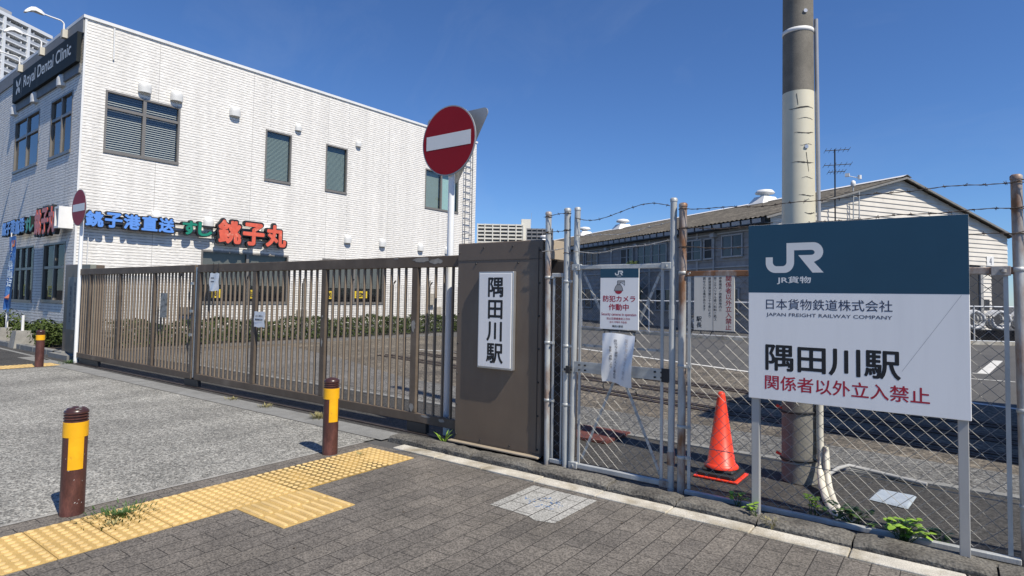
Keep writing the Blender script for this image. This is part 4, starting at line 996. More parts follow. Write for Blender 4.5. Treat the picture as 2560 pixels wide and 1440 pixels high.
# ------------------------------------------------------------------ chain-link fence, wicket gate, barbed wire
FY = 4.93
def chain(mb, x0, x1, z0, z1, y, w=0.098, h=0.092, r_=0.0025, holes=None, jit=0.0):
    nx = int((x1-x0)/(w/2)); w2 = (x1-x0)/nx; nz = int((z1-z0)/(h/2)); h2 = (z1-z0)/nz
    for i in range(nx):
        pts = []
        for j in range(nz+1):
            sgn = (i+j) % 2
            pts.append((x0 + (i+sgn)*w2 + random.uniform(-jit,jit), y + (0.003 if sgn else -0.003), z0 + j*h2))
        mb.tube(pts, r_, 4, False, False)
def barbed(mb, p, q, sag=0.02, bow=0.0, wob=0.006, r_=0.0026, every=0.105):
    p, q = Vector(p), Vector(q); L_ = (q-p).length; n = max(6, int(L_/0.03))
    ph = random.uniform(0,6)
    def at(t): return p.lerp(q, t) + Vector((0, wob*math.sin(t*L_*9+ph), -4*sag*t*(1-t) + bow*math.sin(t*6.283) + wob*math.sin(t*L_*13+ph*2)))
    mb.tube([at(i/n) for i in range(n+1)], r_, 5, True, False)
    mb.tube([at(i/n)+Vector((0,0.003*math.cos(i*1.5),0.003*math.sin(i*1.5))) for i in range(n+1)], r_*0.8, 4, True, False)
    d = every*0.5
    while d < L_:
        c = at(d/L_)
        for k in range(4):
            v = Vector((random.uniform(-0.6,0.6), random.uniform(-1,1), random.uniform(-1,1))).normalized()*0.016
            mb.tube([c-v*0.4+Vector((0.004*k-0.006,0,0)), c+v+Vector((0.004*k-0.006,0,0))], 0.0016, 4, False, False)
        mb.tube([c-Vector((0.009,0,0)), c+Vector((0.009,0,0))], 0.0048, 5)
        d += every*random.uniform(0.85,1.15)
def tube_post(parent, x, z1, r_, m, y=FY, lean=0.0, collars=(), name='post', x1=None):
    xt = x if x1 is None else x1
    mb = MB(); mb.tube([(x,y,-0.03),(xt,y,z1-0.012)], r_, 18); p = obj(name, mb, m, parent)
    mb = MB(); mb.lathe((xt,y,z1-0.03), [(r_+0.003,0),(r_+0.003,0.022),(r_*0.8,0.032),(0.005,0.035)], 18); obj('cap', mb, m, p)
    for z in collars:
        mb = MB()
        t = z/z1; xx = x+(xt-x)*t
        mb.lathe((xx,y,z-0.014), [(r_+0.0005,0),(r_+0.004,0.001),(r_+0.004,0.027),(r_+0.0005,0.028)], 18)
        mb.box(xx+r_-0.002, xx+r_+0.05, y-0.012, y-0.004, z-0.013, z+0.013)
        mb.lathe((xx+r_+0.035, y-0.02, z), [(0.008,-0.006),(0.008,0.006)], 6)
        obj('collar', mb, M_galr, p)
    return p
def hoops(mb, x, y, r_, z):
    mb.tube([(x+(r_+0.004)*math.cos(k*0.628), y+(r_+0.004)*math.sin(k*0.628), z+0.004*math.sin(k*1.9)) for k in range(11)], 0.0032, 5, False, False)
# short panel between pillar and wicket gate
f1 = thing('chain_link_fence', 'narrow strip of chain-link fence between two rusty posts beside the brown pillar', 'fence', (-3.06, FY, 0))
tube_post(f1, -3.155, 2.44, 0.029, M_galrr, collars=(1.80,1.17,0.62), x1=-3.178)
tube_post(f1, -2.952, 2.46, 0.031, M_gal, collars=(1.76,1.15,0.92,0.60), x1=-2.962)
mb = MB(); chain(mb, -3.11, -2.995, 0.08, 1.80, FY+0.012, 0.098, 0.092); obj('chain_mesh', mb, M_wire, f1)
mb = MB(); mb.bbox(-3.12,-2.99,FY-0.02,FY+0.02,1.80,1.84); mb.bbox(-3.12,-2.99,FY-0.02,FY+0.02,0.035,0.075); each('rail', mb, M_galr, f1)
mb = MB(); mb.box(-3.112,-3.092,FY-0.008,FY+0.006,0.08,1.8); mb.box(-3.012,-2.997,FY-0.008,FY+0.006,0.08,1.8); each('tension_bar', mb, M_gal, f1)
mb = MB()
for z in (2.39,2.23): barbed(mb, (-3.21,FY-0.035,z), (-2.93,FY-0.035,z+0.02), 0.0); hoops(mb, -3.176, FY, 0.029, z); hoops(mb, -2.962, FY, 0.031, z+0.02)
hoops(mb, -2.962, FY, 0.031, 2.03); obj('barbed_wire', mb, M_barb, f1)
mb = MB(); barbed(mb, (-3.22,FY-0.035,2.05), (-2.97,FY-0.035,2.075), 0.0, wob=0.004, r_=0.0036); obj('barbed_wire', mb, M_barbb, f1)
# wicket gate
wg = thing('wicket_gate', 'galvanised chain-link wicket gate with camera warning sign hung on it', 'gate', (-2.4, FY, 0))
tube_post(wg, -2.888, 2.46, 0.028, M_gal, collars=(), name='stile', x1=-2.852)
tube_post(wg, -1.925, 2.47, 0.028, M_gal, collars=(), name='stile', x1=-1.910)
mb = MB(); mb.bbox(-2.85,-1.955,FY-0.02,FY+0.02,1.872,1.912); mb.bbox(-2.86,-1.965,FY-0.022,FY+0.018,0.035,0.078); each('rail', mb, M_gal, wg)
mb = MB()
for x, z in ((-2.845,1.892),(-1.96,1.892),(-2.855,0.057),(-1.97,0.057)): mb.bbox(x-0.05,x+0.04,FY-0.03,FY+0.026,z-0.030,z+0.030); mb.lathe((x,FY-0.034,z),[(0.009,-0.008),(0.009,0.008)],8)
obj('corner_clamp', mb, M_galr, wg)
mb = MB(); chain(mb, -2.815, -2.005, 0.085, 1.865, FY+0.012); obj('chain_mesh', mb, M_wire, wg)
mb = MB(); mb.box(-2.822,-2.800,FY-0.006,FY+0.006,0.08,1.87); mb.box(-2.02,-1.995,FY-0.006,FY+0.006,0.08,1.87); each('tension_bar', mb, M_gal, wg)
mb = MB(); mb.bbox(-2.86,-1.97,FY-0.024,FY-0.016,0.915,1.015,0.002); obj('mid_plate', mb, mat('zinc_plate', (0.42,0.45,0.47), 0.32, 0.6, var=0.2, scale=5, stretch=(1,1,4)), wg)
mb = MB()
for x in (-2.80,-2.74,-2.06,-2.0): 
    for z in (0.94,0.985): mb.lathe((x,FY-0.03,z),[(0.010,-0.007),(0.010,0.007)],6)
mb.bbox(-2.0,-1.935,FY-0.032,FY-0.025,0.905,1.02,0.002); each('hinge_bolt', mb, M_black, wg)
mb = MB(); mb.box(-2.80,-2.02,FY+0.016,FY+0.024,1.155,1.175); obj('cross_bar', mb, M_gal, wg)
for (p, q) in (((-2.79,1.84),(-2.46,1.20)),((-2.03,1.84),(-2.32,1.20)),((-2.38,0.90),(-2.02,0.10)),((-2.46,0.88),(-2.79,0.12))):
    mb = MB(); mb.beam((p[0],FY+0.022,p[1]),(q[0],FY+0.022,q[1]),0.022,0.010,(0,1,0)); obj('brace', mb, M_gal, wg)
mb = MB(); mb.bbox(-2.93,-2.885,FY-0.06,FY-0.03,0.90,0.97,0.004); mb.box(-2.955,-2.87,FY-0.05,FY-0.036,0.925,0.945); obj('lock', mb, M_black, wg)
mb = MB(); mb.lathe((-1.924,FY,0.22),[(0.032,0),(0.032,0.11)],16); mb.lathe((-1.916,FY,1.44),[(0.032,0),(0.032,0.12)],16); each('hinge_collar', mb, M_galr, wg)
mb = MB(); barbed(mb, (-2.86,FY-0.034,2.36), (-1.93,FY-0.034,2.40), 0.0, -0.045, 0.004); obj('barbed_wire', mb, M_barb, wg)
mb = MB(); barbed(mb, (-2.86,FY-0.034,2.20), (-1.93,FY-0.034,2.27), 0.05, 0.0, 0.006); barbed(mb, (-2.87,FY-0.034,2.035), (-1.93,FY-0.034,2.10), 0.02, -0.01, 0.008, 0.0036); obj('barbed_wire', mb, M_barbb, wg)
# long panel on the right
f2 = thing('chain_link_fence', 'long chain-link fence panel topped with barbed wire behind the railway company board', 'fence', (-0.75, FY, 0))
tube_post(f2, -1.835, 2.42, 0.033, M_galrr, collars=(1.83,1.05,0.55,0.30), x1=-1.828)
tube_post(f2, 0.355, 2.43, 0.030, M_galrr, collars=(1.83,0.95,0.36), x1=0.335)
mb = MB(); mb.bbox(-1.80,0.325,FY-0.016,FY+0.020,1.800,1.846); obj('rail', mb, M_rusty, f2)
mb = MB(); mb.bbox(-1.80,0.325,FY-0.030,FY+0.010,0.006,0.044); obj('rail', mb, M_gal, f2)
mb = MB(); mb.bbox(0.20,0.30,FY-0.026,FY-0.017,1.79,1.852,0.003); mb.lathe((0.262,FY-0.03,1.822),[(0.016,-0.01),(0.016,0.01)],6); mb.lathe((-1.775,FY-0.02,1.82),[(0.012,-0.01),(0.012,0.01)],6); obj('rail_clamp', mb, M_galrr, f2)
mb = MB(); chain(mb, -1.775, 0.285, 0.05, 1.80, FY+0.014, 0.098, 0.092, 0.0027); obj('chain_mesh', mb, M_wire, f2)
mb = MB(); mb.box(-1.782,-1.757,FY-0.008,FY+0.004,0.05,1.80); mb.box(0.262,0.287,FY-0.008,FY+0.004,0.05,1.80); each('tension_bar', mb, M_gal, f2)
mb = MB(); mb.tube([(-1.8,FY+0.02,0.40),(-0.7,FY+0.02,0.385),(0.34,FY+0.02,0.365)],0.0035,5); obj('stay_wire', mb, M_wire, f2)
mb = MB()
for z in (2.37,2.205,2.045):
    barbed(mb, (-1.835,FY-0.037,z), (0.34,FY-0.034,z+0.012), 0.02, -0.012, 0.005)
    hoops(mb, -1.83, FY, 0.033, z); hoops(mb, 0.339, FY, 0.031, z+0.01)
    barbed(mb, (0.34,FY-0.034,z+0.012), (1.2,FY-0.02,z+0.05), 0.0)
obj('barbed_wire', mb, M_barb, f2)
f3 = thing('chain_link_fence', 'chain-link fence continuing past the rusty post at the picture edge', 'fence', (0.8, FY, 0))
mb = MB(); chain(mb, 0.40, 2.6, 0.05, 1.80, FY+0.014); obj('chain_mesh', mb, M_wire, f3)
mb = MB(); mb.bbox(0.385,2.6,FY-0.016,FY+0.020,1.800,1.846); mb.bbox(0.385,2.6,FY-0.030,FY+0.010,0.006,0.044); each('rail', mb, M_galrr, f3)

# ------------------------------------------------------------------ signs on the fence
PB = 4.70
jb = thing('company_board', 'large navy and white railway company board on two posts before the fence', 'sign board', (-0.575, 4.73, 0))
X0, X1, Z0, Z1, ZH = -1.236, 0.087, 0.885, 2.170, 1.667
mb = MB(); mb.bbox(X0, X1, PB, PB+0.028, Z0, Z1, 0.003); bd = obj('board', mb, M_board, jb)
mb = MB(); mb.box(X0+0.0005, X1-0.0005, PB-0.0004, PB+0.001, ZH, Z1-0.0008); obj('navy_header', mb, M_navy, bd)
for x in (-1.195, 0.045):
    mb = MB(); mb.bbox(x-0.028, x+0.028, PB+0.029, PB+0.075, 0.0, 2.1, 0.004); p = obj('post', mb, mat('aluminium_post', (0.42,0.415,0.40), 0.45, 0.3, var=0.12, scale=4, c2=(0.26,0.20,0.14), c2scale=2, c2lo=0.62, c2hi=0.8, stretch=(1,1,0.2)), jb)
    mb = MB()
    for q in (-0.012,0.012): mb.lathe((x+q, PB+0.0285, 0.045), [(0.004,-0.004),(0.004,0.004)], 8)
    each('bolt', mb, M_black, p)
def onb(x, z, d): return (x, PB-0.0007+d, z)
# logo outline
def arc(cx, cz, rx, rz, a0, a1, n=10): return [(cx+rx*math.cos(R(a0+(a1-a0)*k/n)), cz+rz*math.sin(R(a0+(a1-a0)*k/n))) for k in range(n+1)]
def jr_logo(mb, x0, x1, z0, z1, place):
    # drawn in a 417 x 214 box, y up
    P = [(155,205),(155,214)] + [(330,214)] + arc(345,147,70,67,90,-55,12) + [(350,75),(417,0),(340,0),(240,125)] + [(330,125)] + arc(330,143,26,18,-90,90,8)[1:] + [(210,161),(210,80)] + arc(140,78,70,78,0,-90,8)[1:] + [(70,0)] + arc(72,72,72,72,-90,-180,8)[1:] + [(0,114),(53,114),(53,78)] + arc(83,78,30,30,180,270,6)[1:] + [(125,48)] + arc(125,78,30,30,-90,0,6)[1:]
    pts = [place(x0+(x1-x0)*p[0]/417, z0+(z1-z0)*p[1]/214, 0) for p in P]
    mb.add(pts, [tuple(range(len(pts)))])
mb = MB(); jr_logo(mb, -1.113, -0.728, 1.812, 2.028, onb); obj('logo', mb, M_signwhite, bd)
mb = MB(); letters(mb, 'JR貨物', -1.036, -0.809, 1.729, 1.786, onb, offset=0.018); obj('lettering', mb, M_signwhite, bd)
mb = MB(); letters(mb, '日本貨物鉄道株式会社', -1.111, -0.320, 1.545, 1.622, onb, offset=0.004); letters(mb, 'JAPAN FREIGHT RAILWAY COMPANY', -1.109, -0.322, 1.488, 1.520, onb, offset=0.006); obj('lettering', mb, M_inknavy, bd)
mb = MB(); letters(mb, '隅田川駅', -1.117, -0.277, 1.098, 1.288, onb, offset=0.022); obj('lettering', mb, M_ink, bd)
mb = MB(); letters(mb, '関係者以外立入禁止', -1.120, -0.123, 0.960, 1.066, onb, offset=0.014); obj('lettering', mb, M_inkred, bd)
mb = MB(); mb.add([onb(0.045,1.662,0),onb(0.048,1.662,0),onb(-0.27,1.16,0),onb(-0.273,1.16,0)], [(0,1,2,3)]); obj('scratch', mb, mat('scratch_grey', (0.42,0.43,0.44), 0.6), bd)
# camera warning sign
cs_ = thing('camera_warning_sign', 'small white camera warning sign with navy top on the wicket gate', 'sign', (-2.39, 4.88, 1.33))
CY = 4.888
cx0, cx1, cz0, cz1 = -2.582, -2.207, 1.330, 1.874
mb = MB(); mb.bbox(cx0, cx1, CY, CY+0.012, cz0, cz1, 0.002); cb2 = obj('plate', mb, M_board, cs_)
fx = lambda p: cx0+(cx1-cx0)*(p-728)/345.0
fz = lambda p: cz1-(cz1-cz0)*(p-762)/546.0
def onc(x, z, d): return (x, CY-0.0007+d, z)
mb = MB(); mb.box(cx0+0.0004, cx1-0.0004, CY-0.0004, CY+0.001, fz(845), cz1-0.0005); obj('navy_header', mb, M_navy, cb2)
mb = MB(); jr_logo(mb, fx(862), fx(935), fz(824), fz(782), onc); letters(mb, 'JR貨物', fx(878), fx(917), fz(836), fz(828), onc, offset=0.02); obj('logo', mb, M_signwhite, cb2)
mb = MB(); letters(mb, '防犯カメラ', fx(755), fx(1045), fz(1062), fz(1005), onc, offset=0.022); letters(mb, '作動中', fx(808), fx(988), fz(1138), fz(1078), onc, offset=0.022)
letters(mb, 'Security cameras in operation', fx(742), fx(1055), fz(1192), fz(1160), onc, offset=0.012); letters(mb, '防止犯罪摄像机工作中', fx(792), fx(1000), fz(1222), fz(1201), onc, offset=0.012); letters(mb, '감시 카메라 작동중', fx(818), fx(972), fz(1252), fz(1233), onc, offset=0.012)
mb2 = MB(); mb2.add([onc(fx(896+32*math.cos(R(a))), fz(965+26*math.sin(R(a))), 0) for a in range(0,181,15)], [tuple(range(13))])
mb.v += []; mb.add(mb2.v, mb2.f); obj('red_lettering', mb, M_inkred, cb2)
mb = MB(); letters(mb, '隅田川駅長', fx(842), fx(940), fz(1290), fz(1270), onc, offset=0.015)
def outline(mb, pts, w):
    for i in range(len(pts)-1):
        a, b = Vector((pts[i][0],0,pts[i][1])), Vector((pts[i+1][0],0,pts[i+1][1])); n = Vector((-(b-a).z,0,(b-a).x)).normalized()*w/2
        mb.add([onc((a+n).x,(a+n).z,-0.0003), onc((b+n).x,(b+n).z,-0.0003), onc((b-n).x,(b-n).z,-0.0003), onc((a-n).x,(a-n).z,-0.0003)], [(0,1,2,3)])
body = [(fx(p[0]), fz(p[1])) for p in ((858,962),(866,930),(880,908),(915,908),(928,930),(936,962),(858,962))]
outline(mb, body, 0.004); outline(mb, [(fx(p[0]), fz(p[1])) for p in ((886,908),(886,872),(950,872),(950,915),(938,900),(912,886),(908,908))], 0.004)
obj('black_lettering', mb, M_ink, cb2)
mb = MB(); mb.add([onc(p[0],p[1],0) for p in body[:-1]], [tuple(range(6))]); mb.add([onc(fx(p[0]),fz(p[1]),0) for p in ((886,908),(886,872),(950,872),(950,890),(912,886),(908,908))], [tuple(range(6))]); obj('camera_drawing', mb, mat('pictogram_grey', (0.36,0.36,0.36), 0.6), cb2)
mb = MB(); mb.tube([(-2.56,CY+0.02,1.322),(-2.24,CY+0.02,1.315)],0.006,6); mb.tube([(-2.54,CY+0.02,1.31),(-2.55,CY+0.02,1.29)],0.004,5); mb.tube([(-2.25,CY+0.02,1.31),(-2.24,CY+0.015,1.26),(-2.235,CY,1.23),(-2.23,CY+0.01,1.25)],0.004,5); obj('tie_wire', mb, M_black, cs_)
# drooping paper notice
pn = thing('paper_notice', 'curling white paper notice hanging under the camera warning sign', 'notice', (-2.39, 4.87, 0.87))
def pap(u, v, d=0.0):
    x = -2.543+0.310*u - 0.012*v + (0.020*v if u < 0.3 else 0.0) + 0.01*math.sin(v*5); z = 1.291 - 0.43*v + 0.010*math.sin(u*5) - 0.025*u*v
    y = 4.868 - 0.035*math.sin(v*3.1)*(0.4+u*0.6) - 0.020*math.sin(u*6.0+v*3) + 0.012*v - 0.006*math.sin(u*17+v*9)
    return (x, y - d, z)
nu, nv = 16, 20
mb = MB(); vs = [pap(i/nu, j/nv) for j in range(nv+1) for i in range(nu+1)]
mb.add(vs, [(j*(nu+1)+i, j*(nu+1)+i+1, (j+1)*(nu+1)+i+1, (j+1)*(nu+1)+i) for j in range(nv) for i in range(nu)], True); obj('sheet', mb, M_paper, pn)
mb = MB(); column(mb, '許可なく建物に入った場合は', 0.43, 0.88, 0.08, 0.085, lambda x, z, d: pap(x, 1-z, 0.0035-d), offset=0.008); column(mb, '警察へ通報します', 0.26, 0.73, 0.27, 0.08, lambda x, z, d: pap(x, 1-z, 0.0035-d), offset=0.008); obj('lettering', mb, mat('grey_print', (0.10,0.10,0.12), 0.6), pn)
mb = MB(); column(mb, '関係者以外立入禁止', 0.74, 0.92, 0.13, 0.11, lambda x, z, d: pap(x, 1-z, 0.0035-d)); obj('faded_lettering', mb, M_inkfade, pn)
mb = MB(); mb.tube([pap(0.04,1.0),(-2.53,4.86,0.82),(-2.525,4.87,0.80),(-2.535,4.865,0.84)],0.004,5); mb.tube([pap(0.97,1.0),(-2.215,4.86,0.82),(-2.205,4.87,0.77),(-2.215,4.86,0.80)],0.004,5); each('cord', mb, M_black, pn)
# painted wooden notice
wn_ = thing('wooden_notice', 'rust-streaked painted notice with red and black brush writing wired to the fence', 'notice', (-1.56, 4.92, 1.36))
WY = 4.916
wx0, wx1, wz0, wz1 = -1.728, -1.400, 1.357, 1.812
mb = MB(); mb.bbox(wx0, wx1, WY, WY+0.012, wz0, wz1, 0.002); wp = obj('panel', mb, M_wood, wn_)
gx = lambda p: wx0+(wx1-wx0)*(p-255)/660.0
gz = lambda p: wz1-(wz1-wz0)*(p-308)/905.0
def onw(x, z, d): return (x, WY-0.0005+d, z)
mb = MB(); column(mb, '関係者以外立入禁止', gx(822), gz(325), gz(1195), 0.050, onw, offset=0.012); obj('red_lettering', mb, mat('brush_red', (0.30,0.03,0.03), 0.7), wp)
mb = MB()
for t_, xc, a, b in (('停車場其ノ他鉄道地内ニ',690,340,900),('妄ニ立入リタル者ハ科料ニ処ス',608,340,1055),('鉄道営業法第三十七条により',518,345,1005),('罰せられる事があります',430,345,895)): column(mb, t_, gx(xc), gz(a), gz(b), 0.025, onw, offset=0.012)
column(mb, '駅長', gx(343), gz(980), gz(1175), 0.046, onw, offset=0.018); obj('black_lettering', mb, M_ink, wp)
mb = MB(); mb.box(gx(573),gx(577),WY-0.001,WY-0.0002,wz0+0.001,wz1-0.001); obj('board_joint', mb, M_twig, wp)

# ------------------------------------------------------------------ traffic cone
tc_ = thing('traffic_cone', 'bright red traffic cone on a black rubber foot behind the fence', 'traffic cone', (-1.73, 5.66, 0))
prof = [(0.150,0.085),(0.150,0.100),(0.135,0.118),(0.123,0.125),(0.034,0.735),(0.030,0.752),(0.018,0.764),(0.004,0.767)]
obj('body', MB().lathe((-1.73,5.66,0), prof, 32), M_cone, tc_)
mb = MB(); mb.bbox(-1.90,-1.56,5.50,5.82,0.012,0.055,0.012); mb.bbox(-1.87,-1.59,5.53,5.79,0.05,0.084,0.012); obj('rubber_foot', mb, M_rubber, tc_)
mb = MB(); mb.bbox(-1.925,-1.535,5.475,5.845,0.0,0.016,0.004); obj('base_rim', mb, M_cone, tc_)

# ------------------------------------------------------------------ utility pole
up = thing('utility_pole', 'tall concrete utility pole with dark and cracked white wraps', 'utility pole', (-1.13, 5.98, 0))
pc = (-1.13, 5.98)
rad = lambda z: 0.150 - 0.0052*z
obj('shaft', MB().lathe((*pc,0), [(rad(0),0),(rad(2.0),2.0)], 40), M_poleconc, up)
obj('white_wrap', MB().lathe((*pc,0), [(rad(2.0)+0.003,2.001),(rad(3.52)+0.003,3.525)], 40), M_polewhite, up)
obj('dark_wrap', MB().lathe((*pc,0), [(rad(3.5)+0.002,3.526),(rad(9)+0.002,9.0)], 40), M_poledark, up)
mb = MB(); n = 40; 
obj('steel_band', MB().lathe((*pc,0), [(rad(4.09)+0.0025,4.075),(rad(4.09)+0.006,4.076),(rad(4.09)+0.006,4.112),(rad(4.09)+0.0025,4.113)], 40), M_white, up)
mb = MB()
def crack(z, a0, a1, t=0.006, amp=0.006):
    n = 14; rr = rad(z)+0.0042; ph = random.uniform(0,6)
    lo = []; hi = []
    for k in range(n+1):
        a = R(a0+(a1-a0)*k/n); zz = z + amp*math.sin(k*0.45+ph) + random.uniform(-amp,amp)*0.35; w_ = t*math.sin(math.pi*(k+0.5)/(n+1))*random.uniform(0.5,1.3)
        lo.append((pc[0]+rr*math.cos(a), pc[1]+rr*math.sin(a), zz-w_)); hi.append((pc[0]+rr*math.cos(a), pc[1]+rr*math.sin(a), zz+w_))
    mb.add(lo+hi, [(k,k+1,n+2+k,n+1+k) for k in range(n)])
# camera side of the pole is at about -79 deg
for z, a0, a1, t in ((3.36,-115,-15,0.007),(3.26,-85,-15,0.003),(3.13,-95,-15,0.006),(3.02,-75,-25,0.003),(2.86,-105,-15,0.006),(2.72,-70,-20,0.003),(2.56,-80,-15,0.005),(2.40,-60,-10,0.006),(2.27,-140,-15,0.007),(2.16,-150,-15,0.009),(2.22,-80,-40,0.003),(2.52,-60,-40,0.004)): crack(z, a0, a1, t)
for z0, a in ((3.44,-85),(2.90,-52),(2.83,-48)):
    rr = rad(z0)+0.0042
    mb.add([(pc[0]+rr*math.cos(R(a+dx)), pc[1]+rr*math.sin(R(a+dx)), z0+dz) for dx, dz in ((-1,0.05),(1.5,0.05),(6,-0.05),(4.5,-0.06))], [(0,1,2,3)])
obj('wrap_cracks', mb, M_crack, up)
mb = MB()
for z in (3.0,4.25):
    a = R(-52); mb.tube([(pc[0]+(rad(z)-0.01)*math.cos(a),pc[1]+(rad(z)-0.01)*math.sin(a),z),(pc[0]+(rad(z)+0.012)*math.cos(a),pc[1]+(rad(z)+0.012)*math.sin(a),z)],0.018,10)
each('step_socket', mb, M_steel, up)
a = R(8); mb = MB(); mb.tube([(pc[0]+(rad(0.4)+0.03)*math.cos(a),pc[1]+(rad(0.4)+0.03)*math.sin(a),0.75),(pc[0]+(rad(4.2)+0.022)*math.cos(a),pc[1]+(rad(4.2)+0.022)*math.sin(a),4.2)],0.018,10); obj('conduit', mb, mat('grey_conduit', (0.33,0.34,0.36), 0.5, var=0.08), up)
mb = MB()
for z in (0.62,0.20):
    mb.tube([(pc[0]+(rad(z)+0.005)*math.cos(R(q)), pc[1]+(rad(z)+0.005)*math.sin(R(q)), z+0.01*math.cos(R(q))) for q in range(-180,181,15)], 0.011, 6)
for q, z in ((-160,0.63),(-165,0.21)): blob_c = (pc[0]+(rad(z)+0.01)*math.cos(R(q)), pc[1]+(rad(z)+0.01)*math.sin(R(q)), z)
each('tie_strap', mb, M_rubber, up)
mb = MB()
for q, z in ((-165,0.635),(-168,0.21)):
    c = Vector((pc[0]+(rad(z)+0.012)*math.cos(R(q)), pc[1]+(rad(z)+0.012)*math.sin(R(q)), z)); mb.tube([c+Vector((-0.03,0,0.02)), c+Vector((0.03,-0.01,-0.005))], [0.014,0.010], 6)
each('red_tape', mb, M_cone, up)
# cream conduits curving into the ground
cp = thing('cable_conduit', 'pair of cream plastic pipes curving from the utility pole into the ground', 'pipe', (-0.85, 5.4, 0))
for k, dx in enumerate((0.0, 0.055)):
    mb = MB(); pts = [(-0.955+dx,5.93-0.03*k,2.0 if k == 0 else 0.35),(-0.955+dx,5.92-0.03*k,0.62 if k == 0 else 0.32)]
    if k == 0: pts += [(-0.955,5.92,0.45)]
    pts += [(-0.950+dx,5.91-0.03*k,0.28),(-0.935+dx,5.84-0.03*k,0.15),(-0.90+dx,5.68,0.065),(-0.84+dx,5.48,0.02),(-0.76+dx,5.26,-0.005),(-0.70+dx,5.10,-0.03)]
    mb.tube(pts, 0.030 if k == 0 else 0.024, 12); obj('pipe', mb, M_pipe, cp)
gp = MB(); gp.tube([(-0.97,5.98,0.03),(-0.88,6.40,0.06),(-0.82,6.62,0.05),(-0.55,6.60,0.03),(-0.2,6.5,0.02)], 0.018, 8)
tag(obj('grey_pipe', gp, mat('grey_vinyl', (0.36,0.36,0.35), 0.6, var=0.1)), 'thin grey bent pipe lying on the asphalt behind the utility pole', 'pipe')
cvp = MB(); cvp.add([(-0.57,5.77,0.0),(-0.30,5.70,0.0),(-0.26,6.10,0.0),(-0.53,6.12,0.0),(-0.555,5.785,0.014),(-0.312,5.722,0.014),(-0.277,6.085,0.014),(-0.518,6.103,0.014)], [(4,5,6,7),(0,1,5,4),(1,2,6,5),(2,3,7,6),(3,0,4,7)])
tag(obj('cover_plate', cvp, M_cover), 'small pale blue zinc cover plate on the asphalt behind the fence', 'cover plate')
# red lattice grating lying behind the wicket gate
gr = MB(); gc = Vector((-3.55, 6.35, 0.012))
for k in range(14): gr.box(gc.x-0.45, gc.x+0.45, gc.y-0.3+k*0.045, gc.y-0.3+k*0.045+0.03, 0.0, 0.03)
tag(obj('drain_grating', gr, mat('rust_red_grating', (0.16,0.055,0.045), 0.8, var=0.25, scale=8)), 'flat rust-red slatted grating on the ground behind the wicket gate', 'grating')

# ------------------------------------------------------------------ weeds
def weed(x, y, n, h, size, label, m, z=0.0, spread=0.14):
    w = thing('weed_plant', label, 'weed', (x, y, z), group='weeds along the fence')
    st_ = MB(); lf = MB()
    for i in range(n):
        a = random.uniform(0,6.283); r_ = random.uniform(0.1,1)*spread; hh = h*random.uniform(0.4,1.0)
        top = Vector((x+r_*math.cos(a), y+r_*math.sin(a)*0.6, z+hh)); b = Vector((x+random.gauss(0,0.02), y+random.gauss(0,0.01), z))
        mid = (b+top)/2 + Vector((0,0,hh*0.2)); st_.tube([b, mid, top], [0.003,0.0025,0.0015], 4, False)
        for k in range(random.randint(2,4)):
            q = random.uniform(0,6.283); d = Vector((math.cos(q), math.sin(q), random.uniform(-0.15,0.5))).normalized(); s = size*random.uniform(0.6,1.25)
            side = d.cross(Vector((0,0,1))).normalized(); base = top.lerp(mid, random.uniform(0,0.6))
            dr = Vector((0,0,-s*0.12))
            lf.add([base, base+d*s*0.45+side*s*0.34, base+d*s*0.85+side*s*0.22+dr, base+d*s+dr*1.6, base+d*s*0.85-side*s*0.22+dr, base+d*s*0.45-side*s*0.34, base+d*s*0.5-dr*0.8], [(0,6,1),(1,6,2),(2,6,3),(3,6,4),(4,6,5),(5,6,0)], True)
    obj('stem', st_, M_leafd, w); obj('leaves', lf, m, w)
    return w
weed(-0.28, 4.865, 30, 0.17, 0.060, 'bright lime broad-leaved weed poking through the fence under the board', M_leaf2, 0, 0.17)
weed(-0.10, 5.0, 8, 0.10, 0.05, 'small dark-leaved weed close to the board\'s outer post', M_leafd, 0, 0.10)
weed(-0.60, 4.99, 26, 0.16, 0.05, 'dark spreading weed behind the bottom rail beside the curved pipes', M_leafd, 0, 0.20)
weed(-0.85, 5.04, 9, 0.15, 0.055, 'green weed at the foot of the curved cream pipes', M_leaf2, 0, 0.12)
weed(-1.36, 4.86, 7, 0.13, 0.05, 'small lime weed between the traffic cone and the company board post', M_leaf2, 0.0, 0.09)
weed(-1.18, 4.67, 5, 0.10, 0.045, 'tiny leafy weed on the kerb under the board corner', M_leaf2, 0.03, 0.08)
def tuft(x, y, z, n, h, label, m, spread=0.12, w_=0.004, group='grass tufts on the paving'):
    t = MB()
    for i in range(n):
        a = random.uniform(0,6.283); r_ = abs(random.gauss(0,spread*0.6)); b = Vector((x+r_*math.cos(a), y+r_*math.sin(a), z)); l = h*random.uniform(0.5,1.2)
        d = Vector((math.cos(a)*random.uniform(0.2,1.4), math.sin(a)*random.uniform(0.2,1.4), 1)).normalized(); s = Vector((-math.sin(a), math.cos(a), 0))*w_
        t.add([b-s, b+s, b+d*l*0.6+s*0.7, b+d*l+Vector((0,0,-l*0.15)), b+d*l*0.6-s*0.7], [(0,1,2,4),(4,2,3)])
    return tag(obj('grass_tuft', t, m), label, 'grass tuft', group)
tuft(-4.78, 1.88, 0.006, 520, 0.042, 'green grass tuft on the tactile tiles at the foot of the chipped bollard', M_leafd, 0.20)
tuft(-4.62, 1.78, 0.006, 60, 0.04, 'thin dry grass wisp on the tactile strip edge', M_dry, 0.09)
tuft(-4.80, 4.02, 0.004, 60, 0.03, 'dry moss tuft between bollard and tactile strip end', M_dry, 0.09)
